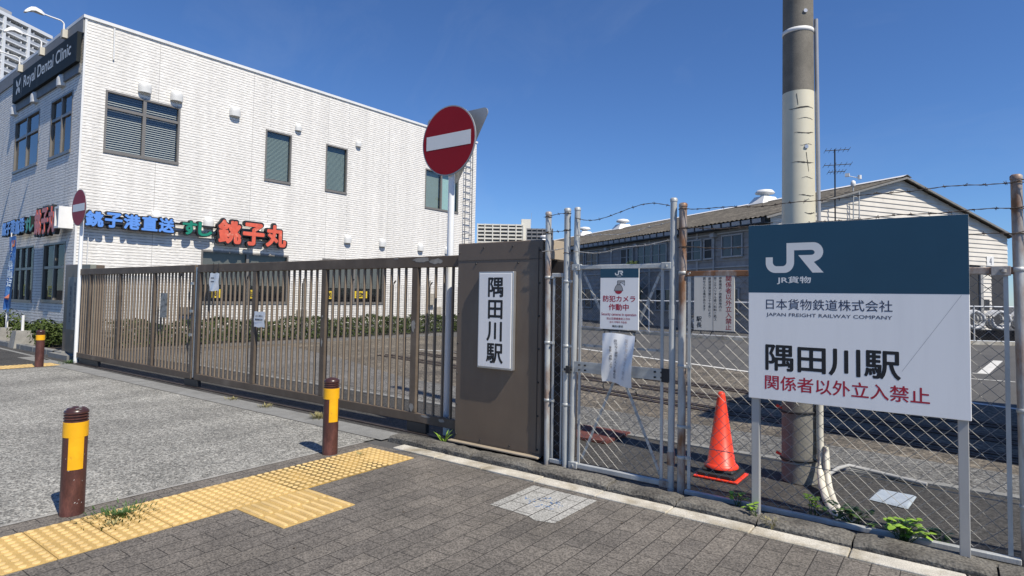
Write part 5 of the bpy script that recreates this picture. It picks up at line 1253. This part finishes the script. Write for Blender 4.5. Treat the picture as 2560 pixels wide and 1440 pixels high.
tuft(-6.6, 4.86, 0.005, 160, 0.10, 'pale dry grass tuft under the middle of the near gate leaf', M_dry, 0.10)
tuft(-7.8, 4.86, 0.005, 90, 0.06, 'low straw coloured grass tuft on the gate apron, second from the pillar', M_dry, 0.12)
tuft(-8.7, 4.88, 0.005, 70, 0.05, 'low straw coloured grass tuft on the gate apron beside the leaf joint', M_dry, 0.12)
tuft(-15.5, 4.95, 0.005, 160, 0.09, 'green grass around the foot of the far no-entry pole', M_leafd, 0.22)
tuft(-4.42, 4.86, 0.045, 12, 0.16, 'spiky pale green weed at the corner of the brown pillar', M_leaf2, 0.05, 0.012)
tuft(-1.05, 4.62, 0.012, 70, 0.07, 'dry straw tuft on the kerb under the company board', M_dry, 0.06)

# ------------------------------------------------------------------ warehouse
TH = R(36.216+22.2)
wu = Vector((-math.sin(TH), math.cos(TH), 0)); wv = Vector((math.cos(TH), math.sin(TH), 0)); wc = Vector((-7.073, 30.66, 0))
wh = thing('warehouse', 'long weathered gabled warehouse with sunlit white boarded end wall', 'warehouse', tuple(wc))
def Wp(a, b, z): return tuple(wc + wu*a + wv*b + Vector((0,0,z)))   # a along the long side, b across the gable
HALF, EAVE, RIDGE, LONG = 9.3, 5.74, 8.36, 50.0
def roofz(b): return EAVE + (RIDGE-EAVE)*(1-abs(b-HALF)/HALF)
# gable boards (lapped)
mb = MB(); z = 0.1; hgt = 0.255
doors = [(12.9,15.9,0,3.75),(17.0,18.4,0,3.6)]
def board_row(z0, z1):
    segs = [(0.0, 2*HALF)]
    if z1 > EAVE:
        k = (z1-EAVE)/(RIDGE-EAVE)*HALF; segs = [(k, 2*HALF-k)]
    for (a, b, c, d) in doors:
        ns = []
        for s0, s1 in segs:
            if z0 < d and s0 < b and s1 > a:
                if s0 < a: ns.append((s0, a))
                if s1 > b: ns.append((b, s1))
            else: ns.append((s0, s1))
        segs = ns
    for s0, s1 in segs:
        e0 = max(0, (z0-EAVE)/(RIDGE-EAVE)*HALF) if z1 > EAVE else s0; e1 = 2*HALF-e0 if z1 > EAVE else s1
        if z1 <= EAVE: e0, e1 = s0, s1
        mb.quad(Wp(-0.05,e0,z0), Wp(-0.05,e1,z0), Wp(-0.008,s1,z1), Wp(-0.008,s0,z1)); mb.quad(Wp(-0.05,e0,z0), Wp(0.0,e0,z0), Wp(0.0,e1,z0), Wp(-0.05,e1,z0))
while z < RIDGE-0.05: board_row(z, min(z+hgt, RIDGE-0.01)); z += hgt
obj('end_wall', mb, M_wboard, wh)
mb = MB(); mb.box(0,1,0,1,0,1); mb.v = []; mb.f = []; mb.sm = []
mb.add([Wp(0.01,0,0),Wp(0.01,2*HALF,0),Wp(0.01,2*HALF,EAVE),Wp(0.01,HALF,RIDGE),Wp(0.01,0,EAVE)], [(0,1,2,3,4)])
obj('end_wall_backing', mb, M_dark, wh)
mb = MB()
for b in (12.9-0.25, 15.9+0.0): mb.add([Wp(a,q,zz) for zz in (0,3.9) for (a,q) in ((-0.10,b),(-0.10,b+0.25),(0.0,b+0.25),(0.0,b))], [(0,3,2,1),(4,5,6,7),(0,1,5,4),(1,2,6,5),(2,3,7,6),(3,0,4,7)])
each('door_post', mb, M_wside, wh)
mb = MB(); mb.add([Wp(-0.06,q,zz) for (q,zz) in ((16.2,1.35),(16.75,1.35),(16.75,1.95),(16.2,1.95))], [(0,1,2,3)]); obj('vent_opening', mb, M_dark, wh)
# long side wall: lapped grey boards in bays
mb = MB(); z = 0.0
while z < EAVE-0.1:
    mb.quad(Wp(0,-0.04,z), Wp(LONG,-0.04,z), Wp(LONG,0,z+0.285), Wp(0,0,z+0.285)); mb.quad(Wp(0,-0.04,z), Wp(0,0.0,z), Wp(LONG,0.0,z), Wp(LONG,-0.04,z)); z += 0.285
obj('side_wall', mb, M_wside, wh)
mb = MB()
a = 0.6
while a < 34:
    p = [Wp(a+da,bb,zz) for zz in (0,EAVE-0.35) for (da,bb) in ((0,-0.075),(0.14,-0.075),(0.14,-0.03),(0,-0.03))]; mb.add(p, [(0,3,2,1),(4,5,6,7),(0,1,5,4),(1,2,6,5),(2,3,7,6),(3,0,4,7)]); a += 4.55
for zz in (3.35, 5.15):
    p = [Wp(aa,bb,q) for q in (zz,zz+0.07) for (aa,bb) in ((0,-0.09),(LONG,-0.09),(LONG,-0.042),(0,-0.042))]; mb.add(p, [(0,3,2,1),(4,5,6,7),(0,1,5,4),(1,2,6,5),(2,3,7,6),(3,0,4,7)])
obj('side_trim', mb, M_wtrim, wh)
def wwin(a0, a1, z0, z1, n, ope=None):
    fr = MB(); gl = MB()
    def bar(aa, ab, za, zb, b0=-0.13, b1=-0.05):
        p = [Wp(q,bb,zz) for zz in (za,zb) for (q,bb) in ((aa,b0),(ab,b0),(ab,b1),(aa,b1))]; fr.add(p, [(0,3,2,1),(4,5,6,7),(0,1,5,4),(1,2,6,5),(2,3,7,6),(3,0,4,7)])
    bar(a0-0.06,a1+0.06,z0-0.08,z0,-0.16); bar(a0-0.06,a1+0.06,z1,z1+0.07); bar(a0-0.06,a0,z0,z1); bar(a1,a1+0.06,z0,z1)
    for k in range(1,n): m_ = a0+(a1-a0)*k/n; bar(m_-0.03,m_+0.03,z0,z1)
    bar(a0,a1,z0+(z1-z0)*0.42,z0+(z1-z0)*0.42+0.03,-0.105,-0.075)
    w = obj('window', fr, M_wtrim, wh)
    gl.quad(Wp(a0,-0.085,z0),Wp(a1,-0.085,z0),Wp(a1,-0.085,z1),Wp(a0,-0.085,z1)); obj('pane', gl, mat('old_window_glass', (0.055,0.058,0.062), 0.15, var=0.4, scale=0.9), w)
    if ope: 
        q = MB(); q.quad(Wp(ope[0],-0.088,z0+0.02),Wp(ope[1],-0.088,z0+0.02),Wp(ope[1],-0.088,z1-0.02),Wp(ope[0],-0.088,z1-0.02)); obj('open_sash', q, M_black, w)
wwin(1.75, 3.15, 3.95, 5.0, 2); wwin(3.95, 4.55, 3.92, 4.95, 1, (3.98,4.52)); wwin(4.85, 6.3, 3.9, 4.95, 2, (5.6,6.25))
wwin(8.0, 9.4, 3.9, 5.0, 2); wwin(9.6, 11.0, 3.9, 5.0, 2); wwin(11.6, 13.0, 4.0, 4.95, 2, (12.4,12.9)); wwin(16.2, 17.8, 3.9, 5.0, 2); wwin(18.2, 19.8, 3.9, 5.0, 2); wwin(23.2, 24.8, 3.9, 5.0, 2); wwin(27.5,29.2,3.9,5.0,2)
wwin(2.0, 3.4, 1.0, 2.2, 2); wwin(7.2, 9.0, 1.0, 2.2, 2); wwin(12, 13.6, 1.0, 2.2, 2); wwin(17, 19, 1.0, 2.3, 2)
mb = MB()
for a in (3.6, 10.9, 14.6): p = [Wp(q,bb,zz) for zz in (5.02,5.22) for (q,bb) in ((a,-0.32),(a+0.3,-0.32),(a+0.3,-0.04),(a,-0.04))]; mb.add(p, [(0,3,2,1),(4,5,6,7),(0,1,5,4),(1,2,6,5),(2,3,7,6),(3,0,4,7)])
each('exhaust_hood', mb, M_wtrim, wh)
mb = MB(); 
for a in (0.75, 3.8, 12.2): mb.tube([Wp(a,-0.13,0),Wp(a,-0.13,5.3)],0.045,8)
each('drain_pipe', mb, M_wtrim, wh)
# corrugated roof
mb = MB(); ov = 0.55
def corr(side):
    n = 640; vs = []
    for i in range(n+1):
        a = -0.35 + (LONG+0.6)*i/n; dz = 0.030*math.sin(i*math.pi/2.0) if True else 0
        be = -ov if side < 0 else 2*HALF+ov
        ze = EAVE - (RIDGE-EAVE)/HALF*ov
        vs += [Wp(a, be, ze+0.10+dz), Wp(a, HALF, RIDGE+0.10+dz)]
    mb.add(vs, [(2*i,2*i+1,2*i+3,2*i+2) for i in range(n)])
corr(-1); corr(1); obj('roof', mb, M_tile, wh)
mb = MB(); p = [Wp(a,HALF+b,RIDGE+z) for (b,z) in ((-0.35,0.06),(0.0,0.20),(0.35,0.06)) for a in (-0.4,LONG)]; mb.add(p, [(0,1,3,2),(2,3,5,4)]); obj('ridge_cap', mb, M_white, wh)
mb = MB()
for s_ in (-1, 1):
    be = -ov if s_ < 0 else 2*HALF+ov; ze = EAVE-(RIDGE-EAVE)/HALF*ov
    mb.beam(Wp(-0.36,be,ze+0.02), Wp(-0.36,HALF,RIDGE+0.02), 0.06, 0.10)
obj('barge_board', mb, mat('barge_grey', (0.20,0.195,0.185), 0.8, var=0.15), wh)
# row of pale soffit plates under the eave
mb = MB(); a = 0.0
while a < LONG-1:
    mb.quad(Wp(a+0.05,-0.50,5.42),Wp(a+0.62,-0.50,5.42),Wp(a+0.62,-0.52,5.62),Wp(a+0.05,-0.52,5.62)); a += 0.70
obj('eave_plates', mb, M_wtrim, wh)
mb = MB(); p = [Wp(q,bb,zz) for zz in (5.36,5.41) for (q,bb) in ((-0.2,-0.54),(LONG,-0.54),(LONG,0.0),(-0.2,0.0))]; mb.add(p, [(0,3,2,1),(4,5,6,7),(0,1,5,4),(1,2,6,5),(2,3,7,6),(3,0,4,7)]); mb.quad(Wp(-0.2,-0.49,5.41),Wp(LONG,-0.49,5.41),Wp(LONG,-0.49,5.64),Wp(-0.2,-0.49,5.64)); obj('eave_box', mb, M_black, wh)
for i, a in enumerate((9.6, 27.5, 35.0, 45.0)):
    c = Vector(Wp(a, HALF, RIDGE)); v = MB()
    q = [c + wu*x + wv*y + Vector((0,0,z)) for (x,y,z) in ((-0.7,-0.9,-0.1),(0.7,-0.9,-0.1),(0.7,0.9,-0.1),(-0.7,0.9,-0.1),(-0.45,-0.5,0.45),(0.45,-0.5,0.45),(0.45,0.5,0.45),(-0.45,0.5,0.45))]
    v.add(q, [(4,5,6,7),(0,1,5,4),(1,2,6,5),(2,3,7,6),(3,0,4,7)])
    v.lathe((c.x,c.y,c.z), [(0.30,0.45),(0.30,0.62),(0.62,0.68),(0.64,0.76),(0.50,0.92),(0.20,0.98),(0.02,0.99)], 20); obj('ventilator', v, M_white, wh)
mb = MB(); letters(mb, '4', 16.78, 17.0, 3.98, 4.42, lambda x, z, d: Wp(-0.075, x, z)); pm = MB(); pm.add([Wp(a,q,zz) for zz in (3.92,4.48) for (a,q) in ((-0.07,16.55),(-0.07,17.2),(-0.05,17.2),(-0.05,16.55))], [(0,3,2,1),(4,5,6,7),(0,1,5,4),(1,2,6,5),(2,3,7,6),(3,0,4,7)])
pq = obj('number_plate', pm, M_white, wh); obj('numeral', mb, M_inknavy, pq)
# aerial mast and weather sensor at the gable
an = thing('television_aerial', 'dark television aerial mast at the warehouse end wall', 'aerial', Wp(-0.3, 3.9, 0))
ap = Vector(Wp(-0.35, 3.95, 0)); mb = MB(); mb.tube([ap, ap+Vector((0,0,9.35))], 0.035, 8); obj('mast', mb, M_black, an)
mb = MB()
for z, l in ((9.3,1.15),(8.55,1.3),(8.2,0.8)):
    d = Vector((0.85,0.5,0.06)).normalized(); c = ap+Vector((0,0,z)); mb.tube([c-d*l*0.4, c+d*l*0.6], 0.02, 6)
    for k in range(6):
        e = c - d*l*0.4 + d*l*k/5; s_ = Vector((-0.4,0.75,-0.3)).normalized(); mb.tube([e-s_*0.22, e+s_*0.22], 0.01, 5)
obj('dipoles', mb, M_black, an)
ws_ = thing('weather_sensor', 'slim sensor mast with small white instruments beside the aerial', 'sensor mast', Wp(-0.3, 5.3, 0))
ap = Vector(Wp(-0.3, 5.3, 0)); mb = MB(); mb.tube([ap, ap+Vector((0,0,7.7))], 0.03, 8); mb.tube([ap+Vector((0.25,0.1,3)), ap+Vector((0.25,0.1,7.3))], 0.03, 8)
z = 3.2
while z < 7.3: mb.tube([ap+Vector((0,0,z)), ap+Vector((0.25,0.1,z))], 0.02, 6); z += 0.35
obj('mast', mb, M_gal, ws_)
mb = MB(); mb.lathe((ap.x,ap.y,7.6), [(0.10,0),(0.13,0.1),(0.10,0.25),(0.02,0.3)], 12); mb.box(ap.x-0.36,ap.x-0.16,ap.y-0.08,ap.y+0.08,8.12,8.28); mb.tube([ap+Vector((-0.25,0,8.16)), ap+Vector((0.28,0.1,8.0))],0.02,6); mb.lathe((ap.x+0.28,ap.y+0.1,7.95),[(0.09,0),(0.09,0.2)],10); obj('instruments', mb, M_white, ws_)
# creeper tree beside the side wall
tr = thing('creeper_tree', 'leafy yellow-green tree against the dark side wall of the warehouse', 'tree', tuple(Vector(Wp(10.2,-1.0,0))))
tp = Vector(Wp(10.2,-1.0,0)); mb = MB(); mb.tube([tp, tp+Vector((0.05,0,1.2)), tp+Vector((-0.1,0,2.4)), tp+Vector((0.05,0.1,3.4))], [0.09,0.07,0.05,0.02], 8)
for k in range(7): q = random.uniform(0,6.28); b = tp+Vector((0,0,1.0+0.3*k)); mb.tube([b, b+Vector((math.cos(q)*0.35,math.sin(q)*0.35,0.3)), b+Vector((math.cos(q)*0.7,math.sin(q)*0.7,0.5))],[0.03,0.02,0.008],5)
obj('trunk', mb, M_twig, tr)
lb = [(Vector((random.gauss(0,0.28),random.gauss(0,0.28),random.uniform(1.3,3.7))), random.uniform(0.3,0.55)) for _ in range(13)]
def tpt():
    c, r_ = random.choice(lb); d = Vector((random.gauss(0,1),random.gauss(0,1),random.gauss(0,1))).normalized(); return tp+c+d*r_*random.uniform(0.5,1.0), d
mb = MB(); leaf_cloud(mb, 2600, tpt, 0.085); obj('crown', mb, mat('creeper_leaf', (0.085,0.12,0.025), 0.5, var=0.4, scale=6), tr)

# ------------------------------------------------------------------ far railing, stored axles, sheds
def railing(pts, label):
    g = thing('yard_railing', label, 'railing', (*pts[0], 0))
    tp_ = MB(); ms = MB(); gd = MB()
    for (p, q) in zip(pts[:-1], pts[1:]):
        p, q = Vector((*p,0)), Vector((*q,0)); L_ = (q-p).length; d = (q-p)/L_
        tp_.tube([p+Vector((0,0,1.55)), q+Vector((0,0,1.55))], 0.028, 8); tp_.tube([p+Vector((0,0,0.15)), q+Vector((0,0,0.15))], 0.02, 6)
        n = int(L_/2.0)
        for k in range(n+1):
            pm = MB(); pm.tube([p+d*L_*k/n, p+d*L_*k/n+Vector((0,0,1.57))], 0.03, 8); obj('post', pm, M_railing, g)
        s = -1.4
        while s < L_:
            a0, a1 = max(0,s), min(L_, s+1.4)
            ms.tube([p+d*a0+Vector((0,0,0.15+(a0-s))), p+d*a1+Vector((0,0,0.15+(a1-s)))], 0.004, 3, False, False); ms.tube([p+d*a0+Vector((0,0,1.55-(a0-s))), p+d*a1+Vector((0,0,1.55-(a1-s)))], 0.004, 3, False, False); s += 0.13
    obj('rail', tp_, M_railing, g); obj('chain_mesh', ms, M_meshdark, g)
    kb = MB()
    for (p, q) in zip(pts[:-1], pts[1:]): kb.beam((*p,0.06),(*q,0.06),0.16,0.13)
    obj('footing', kb, M_whitekerb, g)
railing([(-22.0,29.3),(-17.7,28.1),(-9.2,25.6),(-6.2,25.3)], 'white-topped mesh railing along the yard road below the grey warehouse side wall')
railing([(-5.2,28.2),(0.7,31.2),(8.0,34.5)], 'white-topped mesh railing before the sunlit warehouse end wall')
for k in range(7):
    c = Vector((-0.2,32.2,0)) + Vector((0.87,0.45,0))*(k*1.0); lbl = ['white-wrapped wheel bundle behind the railing, beside the board edge','white-wrapped wheel bundle behind the railing, second from the board','white-wrapped wheel bundle behind the railing before the white pier','white-wrapped wheel bundle behind the railing under the dark vent opening','white-wrapped wheel bundle behind the railing at the rusty fence post','white-wrapped wheel bundle behind the railing beyond the rusty fence post','white-wrapped wheel bundle behind the railing, last of the row'][k]
    if k >= 5: continue
    w = thing('wheel_bundle', lbl, 'wheel bundle', tuple(c), group='wheel bundles stored behind the railing')
    mb = MB()
    for s_ in (-0.25, 0.0, 0.25):
        cc = c + Vector((0.45,-0.85,0))*s_ + Vector((0,0,0.98)); pts = [cc + (Vector((0.87,0.45,0))*math.cos(q*0.524)+Vector((0,0,1))*math.sin(q*0.524))*0.36 for q in range(13)]; mb.tube(pts, 0.075, 8, False)
    obj('ring', mb, M_tarp, w)
    mb = MB(); mb.box(c.x-0.45,c.x+0.45,c.y-0.3,c.y+0.3,0.0,0.55); obj('pallet', mb, M_black, w)
# parked bicycle behind the railing
bc = thing('parked_bicycle', 'parked bicycle in the shade behind the far mesh railing', 'bicycle', (-9.6,27.2,0))
bo = Vector((-9.9,27.2,0)); bdx = Vector((0.95,-0.3,0))
for k in (0,1):
    c = bo + bdx*(1.05*k) + Vector((0,0,0.34)); mb = MB(); mb.tube([c+bdx*0.33*math.cos(q*0.393)+Vector((0,0,0.33*math.sin(q*0.393))) for q in range(17)], 0.02, 6, False); wv_ = obj('wheel', mb, M_rubber, bc)
    mb = MB()
    for q in range(8): mb.tube([c, c+bdx*0.32*math.cos(q*0.785)+Vector((0,0,0.32*math.sin(q*0.785)))], 0.004, 4, False)
    obj('spokes', mb, M_steel, wv_)
a_, b_, c_, d_, e_ = [bo+bdx*x+Vector((0,0,z)) for x, z in ((0,0.34),(0.45,0.30),(0.32,0.78),(0.90,0.82),(1.05,0.34))]
mb = MB()
for p, q in ((a_,b_),(a_,c_),(b_,c_),(b_,d_),(c_,d_),(d_,e_)): mb.tube([p,q],0.018,6)
obj('frame', mb, M_signwhite, bc)
mb = MB(); mb.tube([d_,d_+Vector((0,0,0.22)),d_+Vector((0.05,0.25,0.26))],0.014,6); mb.tube([d_+Vector((0,0,0.22)),d_+Vector((-0.05,-0.25,0.26))],0.014,6); obj('handlebar', mb, M_steel, bc)
mb = MB(); mb.lathe(tuple(c_+Vector((0,0,0.08))),[(0.10,0),(0.12,0.03),(0.08,0.06)],12); mb.tube([c_,c_+Vector((0,0,0.1))],0.014,6); obj('saddle', mb, M_rubber, bc)

# open shed whose roof shades the yard on the right
sh = thing('freight_shed', 'flat-roofed freight shed whose shadow falls across the yard behind the company board', 'shed', (3.0, 9, 0))
mb = MB(); mb.box(1.45, 11, 7.45, 11.95, 5.6, 5.8); obj('roof', mb, M_tile, sh)
mb = MB(); mb.box(1.9, 11, 7.7, 11.6, 0.0, 5.6); obj('wall', mb, M_wside, sh)

# ------------------------------------------------------------------ distant blocks
def facing(az_l, az_r, D, z0, z1, label, name, body, recess, floors_h, bays, ridge=None, slab=0.42):
    a, b = R(az_l), R(az_r); P = Vector((-math.sin(a)*D, math.cos(a)*D, 0)); Q = Vector((-math.sin(b)*D, math.cos(b)*D, 0)); e = (Q-P); W = e.length; e.normalize(); n = Vector((e.y, -e.x, 0))
    if n.dot(-P) < 0: n = -n
    g = thing(name, label, 'apartment block', tuple(P))
    def X(u, d, z): return tuple(P + e*u + n*d + Vector((0,0,z)))
    def bx(mb, u0, u1, d0, d1, za, zb):
        p = [X(u,d,z) for z in (za,zb) for (u,d) in ((u0,d0),(u1,d0),(u1,d1),(u0,d1))]; mb.add(p, [(0,3,2,1),(4,5,6,7),(0,1,5,4),(1,2,6,5),(2,3,7,6),(3,0,4,7)])
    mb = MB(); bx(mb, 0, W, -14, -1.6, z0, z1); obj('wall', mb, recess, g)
    mb = MB(); z = z1; nfl = 0
    while z > max(z0, z1-40): bx(mb, 0, W, -1.6, 0.0, z-floors_h*slab*0.55 if nfl else z-floors_h*0.35, z if nfl == 0 else z+floors_h*slab*0.45); z -= floors_h; nfl += 1
    each('balcony', mb, body, g)
    mb = MB(); w = W/bays*0.14
    for k in range(bays+1): u = min(W-w/2, max(w/2, W*k/bays)); bx(mb, u-w/2, u+w/2, -1.59, 0.25, z0, z1+0.15)
    each('pier', mb, body, g)
    mb = MB()
    for k in range(bays):
        z = z1-floors_h
        while z > max(z0, z1-22):
            for j in range(2): u = W*k/bays + W/bays*(0.2+0.36*j); bx(mb, u, u+W/bays*0.24, -1.58, -1.5, z+floors_h*0.25, z+floors_h*0.72)
            z -= floors_h
    each('window', mb, M_towerd, g)
    return g, bx, W
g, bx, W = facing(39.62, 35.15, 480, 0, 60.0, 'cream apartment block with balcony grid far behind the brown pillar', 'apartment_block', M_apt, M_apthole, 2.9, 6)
mb = MB(); bx(mb, W-2.0, W+5.5, -8, -1.0, 0, 64.5); obj('lift_tower', mb, M_apt, g)
mb = MB(); bx(mb, W+6.0, W+6.15, -4, -3.85, 60, 70); obj('mast', mb, M_towerw, g)
facing(34.9, 32.35, 450, 0, 53.5, 'dark grey apartment block beside the cream one on the skyline', 'apartment_block', M_aptdark, M_apthole, 2.9, 5)
# tower top left
D0 = 300.0
P = Vector((-math.sin(R(77.404))*D0, math.cos(R(77.404))*D0, 0)); Q = Vector((-math.sin(R(74.35))*D0*1.0537, math.cos(R(74.35))*D0*1.0537, 0))
e = (Q-P).normalized(); n = Vector((e.y,-e.x,0)); n = n if n.dot(-P) > 0 else -n; W0 = (Q-P).length
tw = thing('tower_block', 'tall white balconied tower block behind the roof of the white building', 'tower block', tuple(P))
def X(u, d, z): return tuple(P + e*u + n*d + Vector((0,0,z)))
def bx2(mb, u0, u1, d0, d1, za, zb):
    p = [X(u,d,z) for z in (za,zb) for (u,d) in ((u0,d0),(u1,d0),(u1,d1),(u0,d1))]; mb.add(p, [(0,3,2,1),(4,5,6,7),(0,1,5,4),(1,2,6,5),(2,3,7,6),(3,0,4,7)])
ZT = D0*math.tan(R(19.405))+1.6
mb = MB(); bx2(mb, -22, W0-0.5, -16, -2.0, 0, ZT-0.6); obj('wall', mb, M_towerw, tw)
mb = MB(); bx2(mb, -22.2, W0, -16, 0.4, ZT-0.6, ZT+0.7); z = ZT-3.3
while z > ZT-44: bx2(mb, -22, W0-0.3, -2.0, 0.0, z-0.22, z+0.22); z -= 3.05
each('floor_slab', mb, M_tower, tw)
mb = MB(); z = ZT-3.3
while z > ZT-44: bx2(mb, -22, W0-0.4, -0.12, -0.04, z+0.22, z+1.25); z -= 3.05
each('balcony_front', mb, mat('tower_balcony_glass', (0.40,0.42,0.45), 0.35, var=0.15, scale=0.4), tw)
mb = MB(); u = W0-11.6
for u in (W0-10.6, W0-21.0, W0-31.4): bx2(mb, u-0.5, u+0.5, -1.9, 0.35, 20, ZT-0.6)
each('pier', mb, M_tower, tw)
mb = MB(); z = ZT-3.3
while z > ZT-44:
    u = -21.0
    while u < W0-3:
        bx2(mb, u, u+3.0, -1.99, -1.90, z+0.25, z+2.3); u += 5.2
    z -= 3.05
each('window', mb, M_towerd, tw)
mb = MB(); z = ZT-3.3
while z > ZT-44:
    u = -16.5
    while u < W0-2: bx2(mb, u, u+0.25, -1.9, -0.13, z+0.22, z+2.0); u += 5.2
    z -= 3.05
each('balcony_partition', mb, M_tower, tw)
mb = MB(); bx2(mb, -22, 9.5, -14, -5, ZT+0.7, ZT+4.6); obj('plant_room', mb, M_towerw, tw)
